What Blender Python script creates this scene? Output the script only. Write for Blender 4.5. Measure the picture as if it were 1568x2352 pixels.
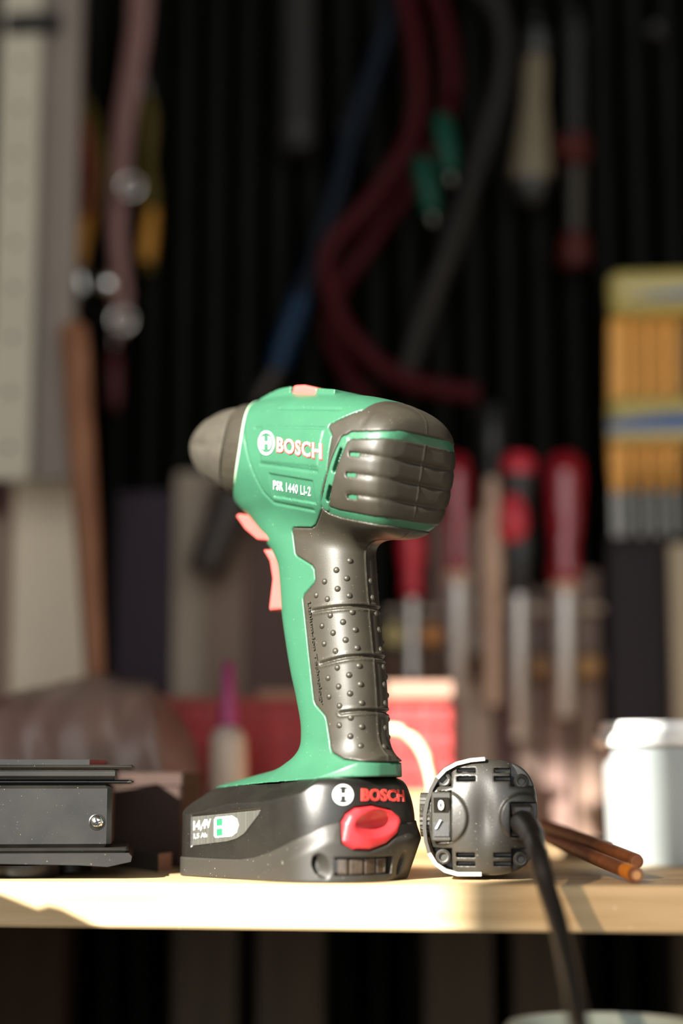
import bpy, bmesh, math, random
import numpy as np
from mathutils import Vector, Matrix, Euler

for o in list(bpy.data.objects):
    bpy.data.objects.remove(o)
COL = bpy.context.scene.collection
SC = bpy.context.scene
R = math.radians

# ------------------------------------------------------------------ camera
IW, IH = 1568, 2352
LENS, SENSOR = 60.0, 24.0
FPX = LENS / SENSOR * IW
HORIZON = 1790.0                       # pixel row of the eye level
CAM_D = 0.78                           # camera to drill
BENCH_Z = 0.90
EYE = (2012 - HORIZON) / (FPX / CAM_D) # eye height above the bench top
PITCH = math.atan((HORIZON - IH / 2) / FPX)
TH = R(6.5)                            # camera is turned a little against the room
BENCH_Y = -0.035                       # bench front edge in the camera's own frame

def c2w(x, y, z):
    y -= BENCH_Y
    return Vector((math.cos(TH) * x - math.sin(TH) * y, math.sin(TH) * x + math.cos(TH) * y, z))

cam = bpy.data.objects.new('camera', bpy.data.cameras.new('camera'))
COL.objects.link(cam)
CAM = c2w(0, -CAM_D, BENCH_Z + EYE)
cam.location = CAM
cam.rotation_euler = (R(90) + PITCH, 0, TH)
cam.data.sensor_fit = 'HORIZONTAL'
cam.data.sensor_width = SENSOR
cam.data.lens = LENS
cam.data.clip_start = 0.02
cam.data.dof.use_dof = True
cam.data.dof.focus_distance = 0.775
cam.data.dof.aperture_fstop = 2.0
SC.camera = cam

# ------------------------------------------------------------------ light, exposure
SC.view_settings.view_transform = 'Standard'
SC.view_settings.look = 'None'
SC.view_settings.gamma = 1.0
SC.view_settings.exposure = 0.0
SC.view_settings.use_curve_mapping = False
SUN_AZ, SUN_EL = R(36), R(25)
sx_, sy_ = -math.sin(SUN_AZ) * math.cos(SUN_EL), -math.cos(SUN_AZ) * math.cos(SUN_EL)
SUN = Vector((math.cos(TH) * sx_ - math.sin(TH) * sy_, math.sin(TH) * sx_ + math.cos(TH) * sy_, math.sin(SUN_EL)))
sun = bpy.data.objects.new('sun', bpy.data.lights.new('sun', 'SUN'))
COL.objects.link(sun)
sun.rotation_euler = SUN.to_track_quat('Z', 'Y').to_euler()
sun.location = (-3, -5, 4)
sun.data.energy = 20.0
sun.data.color = (1.0, 0.955, 0.86)
sun.data.angle = R(0.5)
world = bpy.data.worlds.new('sky')
SC.world = world
world.use_nodes = True
world.node_tree.nodes['Background'].inputs[0].default_value = (0.95, 0.98, 1.0, 1)
world.node_tree.nodes['Background'].inputs[1].default_value = 2.7
SC.cycles.use_denoising = True
SC.cycles.max_bounces = 7
SC.cycles.transparent_max_bounces = 12
SC.cycles.sample_clamp_indirect = 6.0
SC.cycles.caustics_reflective = False
SC.cycles.caustics_refractive = False

# ------------------------------------------------------------------ materials
def lin(c):
    return tuple((v / 12.92 if v <= 0.04045 else ((v + 0.055) / 1.055) ** 2.4) for v in c)

MATS = {}
def mat(name, col, rough=0.5, metal=0.0, var=0.0, vscale=30.0, vstretch=(1, 1, 1), bump=0.0, bscale=400.0,
        dust=0.0, dustcol=(0.62, 0.55, 0.42), dscale=900.0, spec=0.5, alpha=1.0, trans=0.0, coat=0.0, col2=None, emit=0.0):
    """Principled material with noise colour variation, fine bump and dust specks. Colours are linear."""
    if name in MATS:
        return MATS[name]
    m = bpy.data.materials.new(name)
    MATS[name] = m
    m.use_nodes = True
    nt = m.node_tree
    N, Lk = nt.nodes, nt.links
    b = N['Principled BSDF']
    b.inputs['Base Color'].default_value = (*col, 1)
    b.inputs['Roughness'].default_value = rough
    b.inputs['Metallic'].default_value = metal
    b.inputs['Specular IOR Level'].default_value = spec
    b.inputs['Transmission Weight'].default_value = trans
    b.inputs['Coat Weight'].default_value = coat
    b.inputs['Alpha'].default_value = alpha
    tc = N.new('ShaderNodeTexCoord')
    sock = None
    if var > 0 or col2:
        mp = N.new('ShaderNodeMapping'); mp.inputs['Scale'].default_value = vstretch
        nz = N.new('ShaderNodeTexNoise'); nz.inputs['Scale'].default_value = vscale; nz.inputs['Detail'].default_value = 5
        Lk.new(tc.outputs['Object'], mp.inputs[0]); Lk.new(mp.outputs[0], nz.inputs['Vector'])
        rp = N.new('ShaderNodeValToRGB')
        rp.color_ramp.elements[0].position = 0.32; rp.color_ramp.elements[1].position = 0.68
        c2 = col2 or tuple(min(1, c * (1 + var)) for c in col)
        c1 = col if col2 else tuple(c * (1 - var) for c in col)
        rp.color_ramp.elements[0].color = (*c1, 1); rp.color_ramp.elements[1].color = (*c2, 1)
        Lk.new(nz.outputs[0], rp.inputs[0]); sock = rp.outputs[0]
    if dust > 0:
        nz = N.new('ShaderNodeTexNoise'); nz.inputs['Scale'].default_value = dscale; nz.inputs['Detail'].default_value = 2
        Lk.new(tc.outputs['Object'], nz.inputs['Vector'])
        rp = N.new('ShaderNodeValToRGB')
        rp.color_ramp.elements[0].position = 0.735 - 0.12 * dust; rp.color_ramp.elements[1].position = 0.79 - 0.1 * dust
        Lk.new(nz.outputs[0], rp.inputs[0])
        mx = N.new('ShaderNodeMix'); mx.data_type = 'RGBA'
        Lk.new(rp.outputs[0], mx.inputs[0])
        mx.inputs[6].default_value = (*col, 1); mx.inputs[7].default_value = (*dustcol, 1)
        if sock: Lk.new(sock, mx.inputs[6])
        sock = mx.outputs[2]
    if sock: Lk.new(sock, b.inputs['Base Color'])
    if bump > 0:
        nz = N.new('ShaderNodeTexNoise'); nz.inputs['Scale'].default_value = bscale; nz.inputs['Detail'].default_value = 3
        mp = N.new('ShaderNodeMapping'); mp.inputs['Scale'].default_value = vstretch
        Lk.new(tc.outputs['Object'], mp.inputs[0]); Lk.new(mp.outputs[0], nz.inputs['Vector'])
        bp = N.new('ShaderNodeBump'); bp.inputs['Strength'].default_value = bump; bp.inputs['Distance'].default_value = 0.0006
        Lk.new(nz.outputs[0], bp.inputs['Height']); Lk.new(bp.outputs[0], b.inputs['Normal'])
    return m

# ------------------------------------------------------------------ object helpers
def raw(name, verts, faces, material, parent=None, smooth=True):
    me = bpy.data.meshes.new(name)
    off = Vector((0, 0, 0))
    if parent is not None:
        p = parent
        while p is not None:
            off += Vector(p.location); p = p.parent
    v = np.asarray(verts, dtype=np.float64).reshape(-1, 3)
    if parent is not None and parent.get('_local'):
        off = Vector((0, 0, 0))
    v = v - np.array(off)
    if isinstance(faces, np.ndarray):
        nf, k = faces.shape
        me.vertices.add(len(v)); me.vertices.foreach_set('co', v.astype(np.float32).ravel())
        me.loops.add(nf * k); me.loops.foreach_set('vertex_index', faces.astype(np.int32).ravel())
        me.polygons.add(nf)
        me.polygons.foreach_set('loop_start', np.arange(0, nf * k, k, dtype=np.int32))
        me.update(calc_edges=True)
    else:
        me.from_pydata([tuple(q) for q in v], [], faces)
    me.polygons.foreach_set('use_smooth', [smooth] * len(me.polygons))
    me.materials.append(material)
    me.update()
    o = bpy.data.objects.new(name, me)
    COL.objects.link(o)
    if parent is not None: o.parent = parent
    return o

def tag(o, label=None, cat=None, group=None, kind=None):
    if label: o['label'] = label
    if cat: o['category'] = cat
    if group: o['group'] = group
    if kind: o['kind'] = kind
    return o

def thing(name, loc, label, cat, group=None):
    o = bpy.data.objects.new(name, None); COL.objects.link(o)
    o.location = loc; o.empty_display_size = 0.02
    return tag(o, label, cat, group)

def copy_tree(o, loc, label, parent=None):
    c = o.copy(); COL.objects.link(c)
    if parent is not None: c.parent = parent
    if loc is not None: c.location = loc
    if label: c['label'] = label
    for ch in list(o.children):
        copy_tree(ch, None, None, c)
    return c

class MB:
    def __init__(s): s.v = []; s.f = []
    def add(s, v, f):
        b = len(s.v); s.v += [tuple(p) for p in v]; s.f += [tuple(i + b for i in q) for q in f]
    def box(s, a, b, bev=0.0):
        x0, y0, z0 = a; x1, y1, z1 = b
        if bev <= 0:
            v = [(x, y, z) for z in (z0, z1) for x, y in ((x0, y0), (x1, y0), (x1, y1), (x0, y1))]
            s.add(v, [(3, 2, 1, 0), (4, 5, 6, 7), (0, 1, 5, 4), (1, 2, 6, 5), (2, 3, 7, 6), (3, 0, 4, 7)])
            return s
        c = bev
        ring = lambda i, z: [(x0 + i + k * 0, y0 + i + 0, z) for k in (0,)]
        def rect(i, cc, z):   # chamfered octagon
            X0, X1, Y0, Y1 = x0 + i, x1 - i, y0 + i, y1 - i
            return [(X0 + cc, Y0, z), (X1 - cc, Y0, z), (X1, Y0 + cc, z), (X1, Y1 - cc, z), (X1 - cc, Y1, z), (X0 + cc, Y1, z), (X0, Y1 - cc, z), (X0, Y0 + cc, z)]
        rings = [rect(c, c * .6, z0), rect(0, c, z0 + c), rect(0, c, z1 - c), rect(c, c * .6, z1)]
        v = [p for r in rings for p in r]; f = [tuple(range(7, -1, -1)), tuple(range(24, 32))]
        for k in range(3):
            for i in range(8):
                f.append((k * 8 + i, k * 8 + (i + 1) % 8, k * 8 + 8 + (i + 1) % 8, k * 8 + 8 + i))
        s.add(v, f); return s
    def tube(s, pts, r, n=10, samples=6, cap=True, flat=1.0):
        pts = [Vector(p) for p in pts]; rs = list(r) if hasattr(r, '__len__') else [r] * len(pts)
        P, Q = [], []
        if samples > 1 and len(pts) > 2:
            for i in range(len(pts) - 1):
                p0, p1, p2, p3 = pts[max(i - 1, 0)], pts[i], pts[i + 1], pts[min(i + 2, len(pts) - 1)]
                for k in range(samples):
                    t = k / samples
                    P.append(.5 * ((2 * p1) + (p2 - p0) * t + (2 * p0 - 5 * p1 + 4 * p2 - p3) * t * t + (3 * p1 - p0 - 3 * p2 + p3) * t ** 3))
                    Q.append(rs[i] * (1 - t) + rs[i + 1] * t)
            P.append(pts[-1]); Q.append(rs[-1])
        else: P, Q = pts, rs
        up = Vector((0, 1, 0)); v = []
        for i, p in enumerate(P):
            d = (P[min(i + 1, len(P) - 1)] - P[max(i - 1, 0)]).normalized()
            a = up - d * up.dot(d)
            if a.length < .05: a = Vector((1, 0, 0)) - d * d.x
            a.normalize(); b = d.cross(a); up = a
            for k in range(n):
                t = 2 * math.pi * k / n
                v.append(p + a * (math.cos(t) * Q[i] * flat) + b * (math.sin(t) * Q[i]))
        f = []
        for i in range(len(P) - 1):
            for k in range(n):
                f.append((i * n + k, i * n + (k + 1) % n, (i + 1) * n + (k + 1) % n, (i + 1) * n + k))
        if cap: f += [tuple(range(n - 1, -1, -1)), tuple(range((len(P) - 1) * n, len(P) * n))]
        s.add(v, f); return s
    def lathe(s, o, axis, prof, n=24, closed=False):
        """prof: (distance along axis, radius)"""
        o = Vector(o); ax = Vector(axis).normalized()
        a = ax.orthogonal().normalized(); b = ax.cross(a); v = []
        for t, r in prof:
            for k in range(n):
                w = 2 * math.pi * k / n
                v.append(o + ax * t + (a * math.cos(w) + b * math.sin(w)) * max(r, 1e-5))
        f = []; m = len(prof)
        for i in range(m if closed else m - 1):
            j = (i + 1) % m
            for k in range(n):
                f.append((i * n + k, i * n + (k + 1) % n, j * n + (k + 1) % n, j * n + k))
        if not closed: f += [tuple(range(n - 1, -1, -1)), tuple(range((m - 1) * n, m * n))]
        s.add(v, f); return s
    def prism(s, poly, o, e1, e2, depth):
        """poly in (e1, e2) at origin o, pushed by the vector depth"""
        o, e1, e2, d = Vector(o), Vector(e1), Vector(e2), Vector(depth)
        n = len(poly)
        v = [o + e1 * x + e2 * y for x, y in poly] + [o + e1 * x + e2 * y + d for x, y in poly]
        f = [tuple(range(n)), tuple(range(2 * n - 1, n - 1, -1))] + [(i, i + n, (i + 1) % n + n, (i + 1) % n) for i in range(n)]
        s.add(v, f); return s
    def build(s, name, material, parent=None, smooth=False, angle=None):
        o = raw(name, s.v, s.f, material, parent, smooth)
        bm = bmesh.new(); bm.from_mesh(o.data); bmesh.ops.recalc_face_normals(bm, faces=bm.faces)
        if angle:
            for e in bm.edges:
                if len(e.link_faces) == 2: e.smooth = e.calc_face_angle(0) < R(angle)
            for fc in bm.faces: fc.smooth = True
        bm.to_mesh(o.data); bm.free()
        return o

def ray(px, py):
    x, z = (px - IW / 2) / FPX, -(py - IH / 2) / FPX
    c, s = math.cos(PITCH), math.sin(PITCH)
    a = (x, c - z * s, s + z * c)
    return Vector((math.cos(TH) * a[0] - math.sin(TH) * a[1], math.sin(TH) * a[0] + math.cos(TH) * a[1], a[2]))

def P(px, py, v):
    """the world point seen at a pixel of the photograph, at depth v behind the bench's front edge"""
    r = ray(px, py); return CAM + r * ((v - CAM.y) / r.y)

def mpp(v):
    return (P(785, 1176, v) - P(784, 1176, v)).length

# ------------------------------------------------------------------ the room
M_floor = mat('concrete_floor', (0.16, 0.14, 0.12), 0.8, var=0.3, vscale=4, bump=.3, bscale=60)
M_ceil = mat('dark_ceiling_boards', (0.12, 0.11, 0.10), 0.8, var=0.3, vscale=3)
M_back = mat('dark_ribbed_sheet', (0.006, 0.006, 0.0045), 0.8, var=0.3, vscale=8, spec=.12)
M_wall = mat('brown_shed_wall', (0.20, 0.19, 0.175), 0.85, var=0.3, vscale=5, vstretch=(1, 1, .2))
V_WALL = 0.47
X0, X1, Y0, Y1, ZC = -2.3, 1.7, -1.9, V_WALL, 2.5

def struct(mb, name, m, **k):
    return tag(mb.build(name, m, **k), kind='structure')

struct(MB().box((X0, Y0, -.1), (X1, Y1, 0)), 'floor', M_floor)
struct(MB().box((X0, Y0, ZC), (X1, Y1, ZC + .1)), 'ceiling', M_ceil)
struct(MB().box((X0 - .1, Y0, 0), (X0, Y1, ZC)), 'wall_left', M_wall)
struct(MB().box((X1, Y0, 0), (X1 + .1, Y1, ZC)), 'wall_right', M_wall)
# ribbed sheet at the back
prof = []
x = X0
while x < X1:
    prof += [(x, 0), (x + .010, 0), (x + .012, .0008), (x + .020, .0008), (x + .022, 0)]; x += .024
prof.append((X1, 0))
v = [(a, V_WALL - d, z) for z in (0, ZC) for a, d in prof]
n = len(prof)
f = [(i, i + 1, n + i + 1, n + i) for i in range(n - 1)]
mb = MB(); mb.add(v, f); mb.box((X0, V_WALL, 0), (X1, V_WALL + .1, ZC))
struct(mb, 'wall_back', M_back)
# unseen wall added behind the camera, its window opening shaped to mask the sun
def on_front(p, back=0.0):       # follow the sun from a point out to the front wall
    t = (Y0 - back - p.y) / SUN.y
    return p + SUN * t
top = on_front(P(800, 895, .06), .1).z + .030
u0 = on_front(P(1075, 2080, 0), .06).x           # made-up sash edge: right of it a tinted pane weakens the sun
WX0, WX1, WZ0, WZ1 = on_front(P(0, 2060, 0), .1).x - .055, 1.55, .75, top
mb = MB()
mb.box((X0, Y0 - .1, 0), (X1, Y0, WZ0)); mb.box((X0, Y0 - .1, WZ1), (X1, Y0, ZC))
mb.box((X0, Y0 - .1, WZ0), (WX0, Y0, WZ1)); mb.box((WX1, Y0 - .1, WZ0), (X1, Y0, WZ1))
struct(mb, 'sun_mask_wall', M_wall)
M_frame = mat('added_window_white', (.6, .57, .5), .5)
mb = MB()
PX1 = u0 + .55
mb.box((u0, Y0 - .07, WZ0), (u0 + .012, Y0 - .05, WZ1)); mb.box((PX1 - .03, Y0 - .07, WZ0), (PX1, Y0 - .05, WZ1))
mb.box((u0 + .012, Y0 - .07, WZ0), (PX1 - .03, Y0 - .05, WZ0 + .03))
win = struct(mb, 'added_window', M_frame)  # unseen frame, added to hold the tinted pane
m = bpy.data.materials.new('sun_dimming_glass'); m.use_nodes = True  # tint added to dim the sun on the right of the bench edge
nt = m.node_tree; nt.nodes.clear()
out = nt.nodes.new('ShaderNodeOutputMaterial'); tr = nt.nodes.new('ShaderNodeBsdfTransparent')
df = nt.nodes.new('ShaderNodeBsdfTranslucent'); mx = nt.nodes.new('ShaderNodeMixShader')
tr.inputs[0].default_value = (.37, .33, .29, 1); df.inputs[0].default_value = (.5, .45, .38, 1); mx.inputs[0].default_value = .12
nt.links.new(tr.outputs[0], mx.inputs[1]); nt.links.new(df.outputs[0], mx.inputs[2]); nt.links.new(mx.outputs[0], out.inputs[0])
tag(MB().box((u0 + .006, Y0 - .061, WZ0 + .01), (PX1 - .01, Y0 - .059, WZ1)).build('pane', m, win))

# ------------------------------------------------------------------ workbench
def wood(name, c1, c2, axis=0, rough=.6, dust=0, scale=9.0, spec=.3):
    st = [1, 1, 1]; st = [14.0, 14.0, 14.0]; st[axis] = .9
    return mat(name, c1, rough, col2=c2, vscale=scale, vstretch=tuple(st), bump=.25, bscale=30, dust=dust, dustcol=(.75, .65, .5), dscale=500, spec=spec)
M_bench = wood('pine_bench_wood', lin((.74, .62, .45)), lin((.86, .75, .58)), 0, dust=.35)
M_bleg = wood('bench_leg_wood', lin((.40, .32, .24)), lin((.5, .4, .3)), 2)
bench = thing('workbench', (0, .2, 0), 'long pine workbench with a thick sunlit front edge, under the drill', 'workbench')
TK = .0195
ys = [0, .115, .232, .349, .455]
for i in range(4):
    MB().box((-1.1, ys[i] + (.0015 if i else 0), BENCH_Z - TK), (1.1, ys[i + 1], BENCH_Z), .0012).build('board', M_bench, bench)
for sx in (-1.02, .98):
    for y in (.03, .40):
        MB().box((sx, y, 0), (sx + .07, y + .05, BENCH_Z - TK), .003).build('leg', M_bleg, bench)
MB().box((-.95, .405, .25), (.98, .425, .33), .002).build('stretcher', M_bleg, bench)
# made-up side bench and blocker, added to shade the left end of the bench edge
sb = thing('blocker_bench', (-.75, -.45, 0), 'unseen side bench, added to carry the shade blocker', 'workbench')
MB().box((-1.1, -.85, BENCH_Z - .03), (-.31, -.01, BENCH_Z), .002).build('worktop', M_bench, sb)
for a, b in ((-1.07, -.83), (-.37, -.83), (-1.07, -.08), (-.37, -.08)):
    MB().box((a, b, 0), (a + .05, b + .05, BENCH_Z - .03), .002).build('leg', M_bleg, sb)
A = P(-10, 2047, 0) + SUN * .40
B = P(232, 2131, 0) + SUN * .40
M_blocker = mat('blocker_grey', (.10, .10, .09), .9, var=.2, vscale=40, bump=.4)
bag = thing('shade_blocker', (A.x, A.y, BENCH_Z), 'unseen grey blocker with a sloped top, added to shade the bench edge', 'bag')
d = (B - A); d.y = 0
pts = [A - d * 2.6, A, A + d * .40 - Vector((0, 0, .001)), A + d * .50 + Vector((0, 0, .002)), A + d * .62 + Vector((0, 0, .0025)), B, B + d * .06]
poly = [(p.x - A.x, p.z - BENCH_Z) for p in pts] + [(pts[-1].x - A.x, 0.0005), (pts[0].x - A.x, 0.0005)]
MB().prism(poly, (A.x, A.y, BENCH_Z), (1, 0, 0), (0, 0, 1), (0, -.09, 0)).build('blocker_body', M_blocker, bag)
MB().tube([A - d * 2.2 + Vector((0, -.094, -.05)), A - d * 1.8 + Vector((0, -.10, -.09)), A - d * .8 + Vector((0, -.10, -.09)), A - d * .4 + Vector((0, -.094, -.05))], .006).build('handle', M_blocker, bag)

# ================================================================== THE DRILL (signed distance fields, millimetres)
PSI = R(44)
DO = (-.0177, .02)
PB = R(12.2); MX, MZ = -48., 185.
def smin(a, b, k):
    h = np.clip(.5 + .5 * (b - a) / k, 0, 1); return b + (a - b) * h - k * h * (1 - h)
def smax(a, b, k): return -smin(-a, -b, k)
def sstep(a, b, x):
    t = np.clip((x - a) / (b - a), 0, 1); return t * t * (3 - 2 * t)
def sxp(y, h, w, hh, p):
    return (((np.abs(y) / w) ** p + (np.abs(h) / hh) ** p) ** (1 / p) - 1) * np.minimum(w, hh)
def pch(tab):
    t = np.array(tab, float); x = t[:, 0]; ys = t[:, 1:]
    g = np.linspace(x[0], x[-1], 400); out = []
    for k in range(ys.shape[1]):
        y = ys[:, k]; hx = np.diff(x); d = np.diff(y) / hx
        m = np.zeros_like(x); m[0] = d[0]; m[-1] = d[-1]
        for i in range(1, len(x) - 1):
            m[i] = 0 if d[i - 1] * d[i] <= 0 else 2 * d[i - 1] * d[i] / (d[i - 1] + d[i])
        i = np.clip(np.searchsorted(x, g) - 1, 0, len(x) - 2); q = (g - x[i]) / hx[i]
        out.append((1 + 2 * q) * (1 - q) ** 2 * y[i] + q * (1 - q) ** 2 * hx[i] * m[i] + q * q * (3 - 2 * q) * y[i + 1] + q * q * (q - 1) * hx[i] * m[i + 1])
    return lambda z: [np.interp(z, g, o) for o in out]
# along the body axis: half width, height above, height below, squareness
BT = pch([(-27, 15, 14, 18, 3), (-26, 21, 20, 24.5, 2.9), (-24, 25, 23.5, 28, 2.8), (-20, 27.6, 26.3, 30.3, 2.7), (-12, 29.4, 29, 31.6, 2.6), (-2, 30.2, 31, 32, 2.5), (10, 30, 31.8, 31.8, 2.5), (28, 28.8, 31.8, 30.6, 2.5), (45, 27.5, 31, 29, 2.45), (60, 26.4, 29.6, 27.5, 2.3), (74, 25.4, 27.3, 26, 2.1), (84, 24.8, 25, 25, 2), (92, 24.6, 24.8, 24.8, 2)])
# down the handle: front edge, rear edge, half width
HT = pch([(30, -4, -48.6, 15.5), (46, -4, -48.3, 15.5), (52, -4.5, -47.8, 15.3), (60, -6, -47.3, 15.2), (66, -6, -46.8, 15.2), (81, -3, -46, 15.6), (92, .5, -45, 15.8), (105, 3.7, -43.4, 16), (123, 7.3, -41.2, 16), (133, 8.3, -40.2, 16), (143, 9.8, -39.4, 16), (150, 13.5, -39, 16), (155, 18, -39, 16), (162, 24, -39, 16.5), (169, 30, -40, 17), (176, 35, -40, 18), (190, 37, -40, 18)])
def bs(X, Z):
    c, s = math.cos(PB), math.sin(PB); return (X - MX) * c + (Z - MZ) * s, -(X - MX) * s + (Z - MZ) * c
def ztop(X): return 39.8 + (51 - X) * .055
def foot2(X, Y):
    ax = np.where(X < 0, 51.5, 50.); rr = np.where(X < 0, 24., 8.); hw = 34.5
    qx = np.abs(X) - (ax - rr); qy = np.abs(Y) - (hw - rr)
    return np.hypot(np.maximum(qx, 0), np.maximum(qy, 0)) + np.minimum(np.maximum(qx, qy), 0) - rr
def housing(X, Y, Z):
    s, h = bs(X, Z)
    w, ht, hb, p = BT(s)
    d = sxp(Y, h, w, np.where(h > 0, ht, hb), p)
    # speed-switch pad on top
    pad = np.maximum(np.maximum(np.abs(Y) - 11.5 - .05 * (60 - s), h - 32.6 + .012 * np.clip(s - 50, 0, 99) ** 2), np.maximum(s - 74, 22 - s))
    d = smin(d, np.maximum(pad, 20 - h), 1.6)
    d = smax(d, -26.5 - s, 2.5)
    d = smax(d, s - (81.5 - 13 * (Y / 24) ** 2), 1.0)
    f, r, b = HT(Z); cx = (f + r) / 2; a = (f - r) / 2
    hd = np.maximum(sxp(X - cx, Y, a, b, 2.8), Z - 185)
    d = smin(d, hd, 9.)
    fz = Z - (51.3 - .0002 * np.clip(X + 8, 0, 99) ** 2 - .176 * np.clip(X, 0, 99) - .0145 * Y ** 2)
    d = smin(d, np.maximum(np.maximum(fz * .93, foot2(X, Y) + 1.2), sxp(X - 6, Y, 54., 27., 2.3)), 13.)
    return np.maximum(d, ztop(X) - Z)
def poly2(a, b, pts):
    """signed distance to a polygon, negative inside"""
    d = np.full(a.shape, 1e9); s = np.ones(a.shape); n = len(pts)
    for i in range(n):
        x0, y0 = pts[i]; x1, y1 = pts[i - 1]
        ex, ey = x1 - x0, y1 - y0; wx, wy = a - x0, b - y0
        t = np.clip((wx * ex + wy * ey) / (ex * ex + ey * ey + 1e-12), 0, 1)
        d = np.minimum(d, (wx - ex * t) ** 2 + (wy - ey * t) ** 2)
        c1 = b >= y0; c2 = b < y1; c3 = ex * wy > ey * wx
        s = np.where((c1 & c2 & c3) | (~c1 & ~c2 & ~c3), -s, s)
    return s * np.sqrt(d)
def line2(a, b, pts):
    d = np.full(a.shape, 1e9)
    for (x0, y0), (x1, y1) in zip(pts, pts[1:]):
        ex, ey = x1 - x0, y1 - y0; wx, wy = a - x0, b - y0
        t = np.clip((wx * ex + wy * ey) / (ex * ex + ey * ey), 0, 1)
        d = np.minimum(d, (wx - ex * t) ** 2 + (wy - ey * t) ** 2)
    return np.sqrt(d)
RUB = [(-64, 222), (-61.5, 211.7), (-59.5, 206.5), (-44.5, 201.2), (-43.9, 199.8), (-47.1, 195.2), (-44.4, 180.1), (-34.8, 164.3), (-25, 158.9), (-22, 158.1), (-10, 159.5), (-8.3, 158.2), (-10.3, 147), (-11.5, 145.6), (-21, 140.6), (-22.6, 138.6), (-23.1, 134.2), (-22.3, 132.5), (-16, 127.8), (-15.3, 126), (-18.2, 106.8), (-22.1, 79.1), (-23, 77.3), (-28.9, 72.2), (-29.7, 70.5), (-32.4, 58.2), (-34, 55.5), (-40.7, 52.7), (-52, 51.4), (-95, 51), (-95, 222)]
PAD = [(4.3, 112), (3.0, 107), (-1.2, 90), (-5.6, 66), (-6.0, 64), (9, 64), (14, 112)]
BAND = [(-95, 190.5), (-76.7, 193.8), (-75.4, 192.9), (-68, 193.2), (-58.1, 194.1), (-54.7, 192.3), (-53.2, 189.7), (-49.3, 183), (-46, 176), (-42.4, 170), (-38.6, 165.2), (-39.5, 163.6), (-46, 161.1), (-63.8, 156.7), (-68, 156.1), (-95, 150)]
GRIPL = [[(-22.5, 119.8), (-35, 120.8), (-60, 122.4)], [(-27.3, 95.7), (-39.5, 98.1), (-60, 101)], [(-38, 73.3), (-60, 76)]]
def rubmask(X, Z):
    rp = poly2(X, Z, RUB)
    band = np.maximum(line2(X, Z, BAND) - 1.7, -poly2(X, Z, [(-54, 188), (-50.5, 191), (-38, 166), (-41, 164)]) * 0 - 9e9 * 0)
    col = line2(X, Z, BAND[5:11]) - 2.3
    band = np.minimum(band, col)
    return rp, band
def green_sdf(X, Y, Z):
    d = housing(X, Y, Z)
    rp, band = rubmask(X, Z)
    m = np.maximum(rp, -band)
    m = np.minimum(m, poly2(X, Z, PAD))
    d = d + .9 * sstep(.35, -.35, m)
    near = rp > 0
    # vent openings in the green column
    for q in ([(-52.9, 188.3), (-48.6, 179.6)], [(-45.2, 172.6), (-41.6, 167.6)]):
        d = np.maximum(d, -np.maximum(line2(X, Z, q) - 1.0, -(d + 4.5)))
    # moulded lines on the gearbox side
    g = np.minimum(line2(X, Z, [(7, 207.2), (-41, 199.9)]), line2(X, Z, [(2, 189.4), (-38, 180.4)]))
    g = np.minimum(g, line2(X, Z, [(16, 209), (9.5, 190), (4, 177), (-1.5, 171.4), (-29, 164.6)]))
    g = np.minimum(g, line2(X, Z, [(-6, 215.2), (-47, 208.3)]))
    d = d + .55 * np.clip(1 - g / 1.1, 0, 1)
    st = poly2(X, Z, [(2, 207), (-41.5, 199.5), (-38.5, 182.5), (1, 190.5)])
    d = d - .45 * sstep(.7, -.7, st)
    lb = poly2(X, Z, [(-3.6, 184.2), (-34.8, 176.6), (-33, 166.9), (-3, 173.8)])
    d = d + .8 * sstep(.4, -.4, lb)
    # pocket round the speed switch
    s, h = bs(X, Z)
    pk = np.maximum(np.maximum(np.abs(Y) - 16, np.abs(s - 44.0) - 9.0), 29.6 - h)
    d = smax(d, -pk, .8)
    return d
def rubber_sdf(X, Y, Z):
    d = housing(X, Y, Z) - .25
    s, h = bs(X, Z)
    rp, band = rubmask(X, Z)
    inner = sstep(-8, -13, s) * sstep(11.5, 10.5, h) * sstep(-22.5, -21.5, h)
    ph = (h - 3.4) / 9.0
    d = d + inner * .9 * (1 - np.abs(np.sin(math.pi * ph))) ** 2.2
    d = d + .45 * np.exp(-((s + 14 - .10 * h) / 1.6) ** 2) * sstep(14, 20, h)
    g = np.full(X.shape, 9.)
    for q in GRIPL: g = np.minimum(g, line2(X, Z, q))
    d = d + .9 * np.clip(1 - g / .95, 0, 1) - .3 * np.exp(-((g - 1.5) / .5) ** 2)
    d = d - .28 * np.exp(-(Y / .45) ** 2)
    d = smax(d, rp + .3, .8)
    d = smax(d, -(band - .0), .8)
    for cx, cz in ((-60.4, 185.3), (-58.3, 176.4), (-57.2, 166.9)):
        sl = np.maximum(np.abs(X - cx) - 2.6, np.abs(Z - cz + .2 * (X - cx) * -1) - .95)
        d = np.maximum(d, -np.maximum(sl, -(d + 4)))
    return np.maximum(d, -(housing(X, Y, Z) + 3.2))
def frontpad_sdf(X, Y, Z):
    return smax(housing(X, Y, Z) - .3, poly2(X, Z, PAD) + .25, .4)
CUR = [(60, 8.8), (41, 8.8), (20, 8.7), (5, 8.9), (-4, 10), (-14.3, 12.6), (-22, 15.3), (-30, 18.4), (-38, 22), (-43, 24.6), (-47, 26), (-53.5, 24.5)]
LOW = CUR + [(-70, 24), (-70, -9), (60, -9)]
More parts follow.
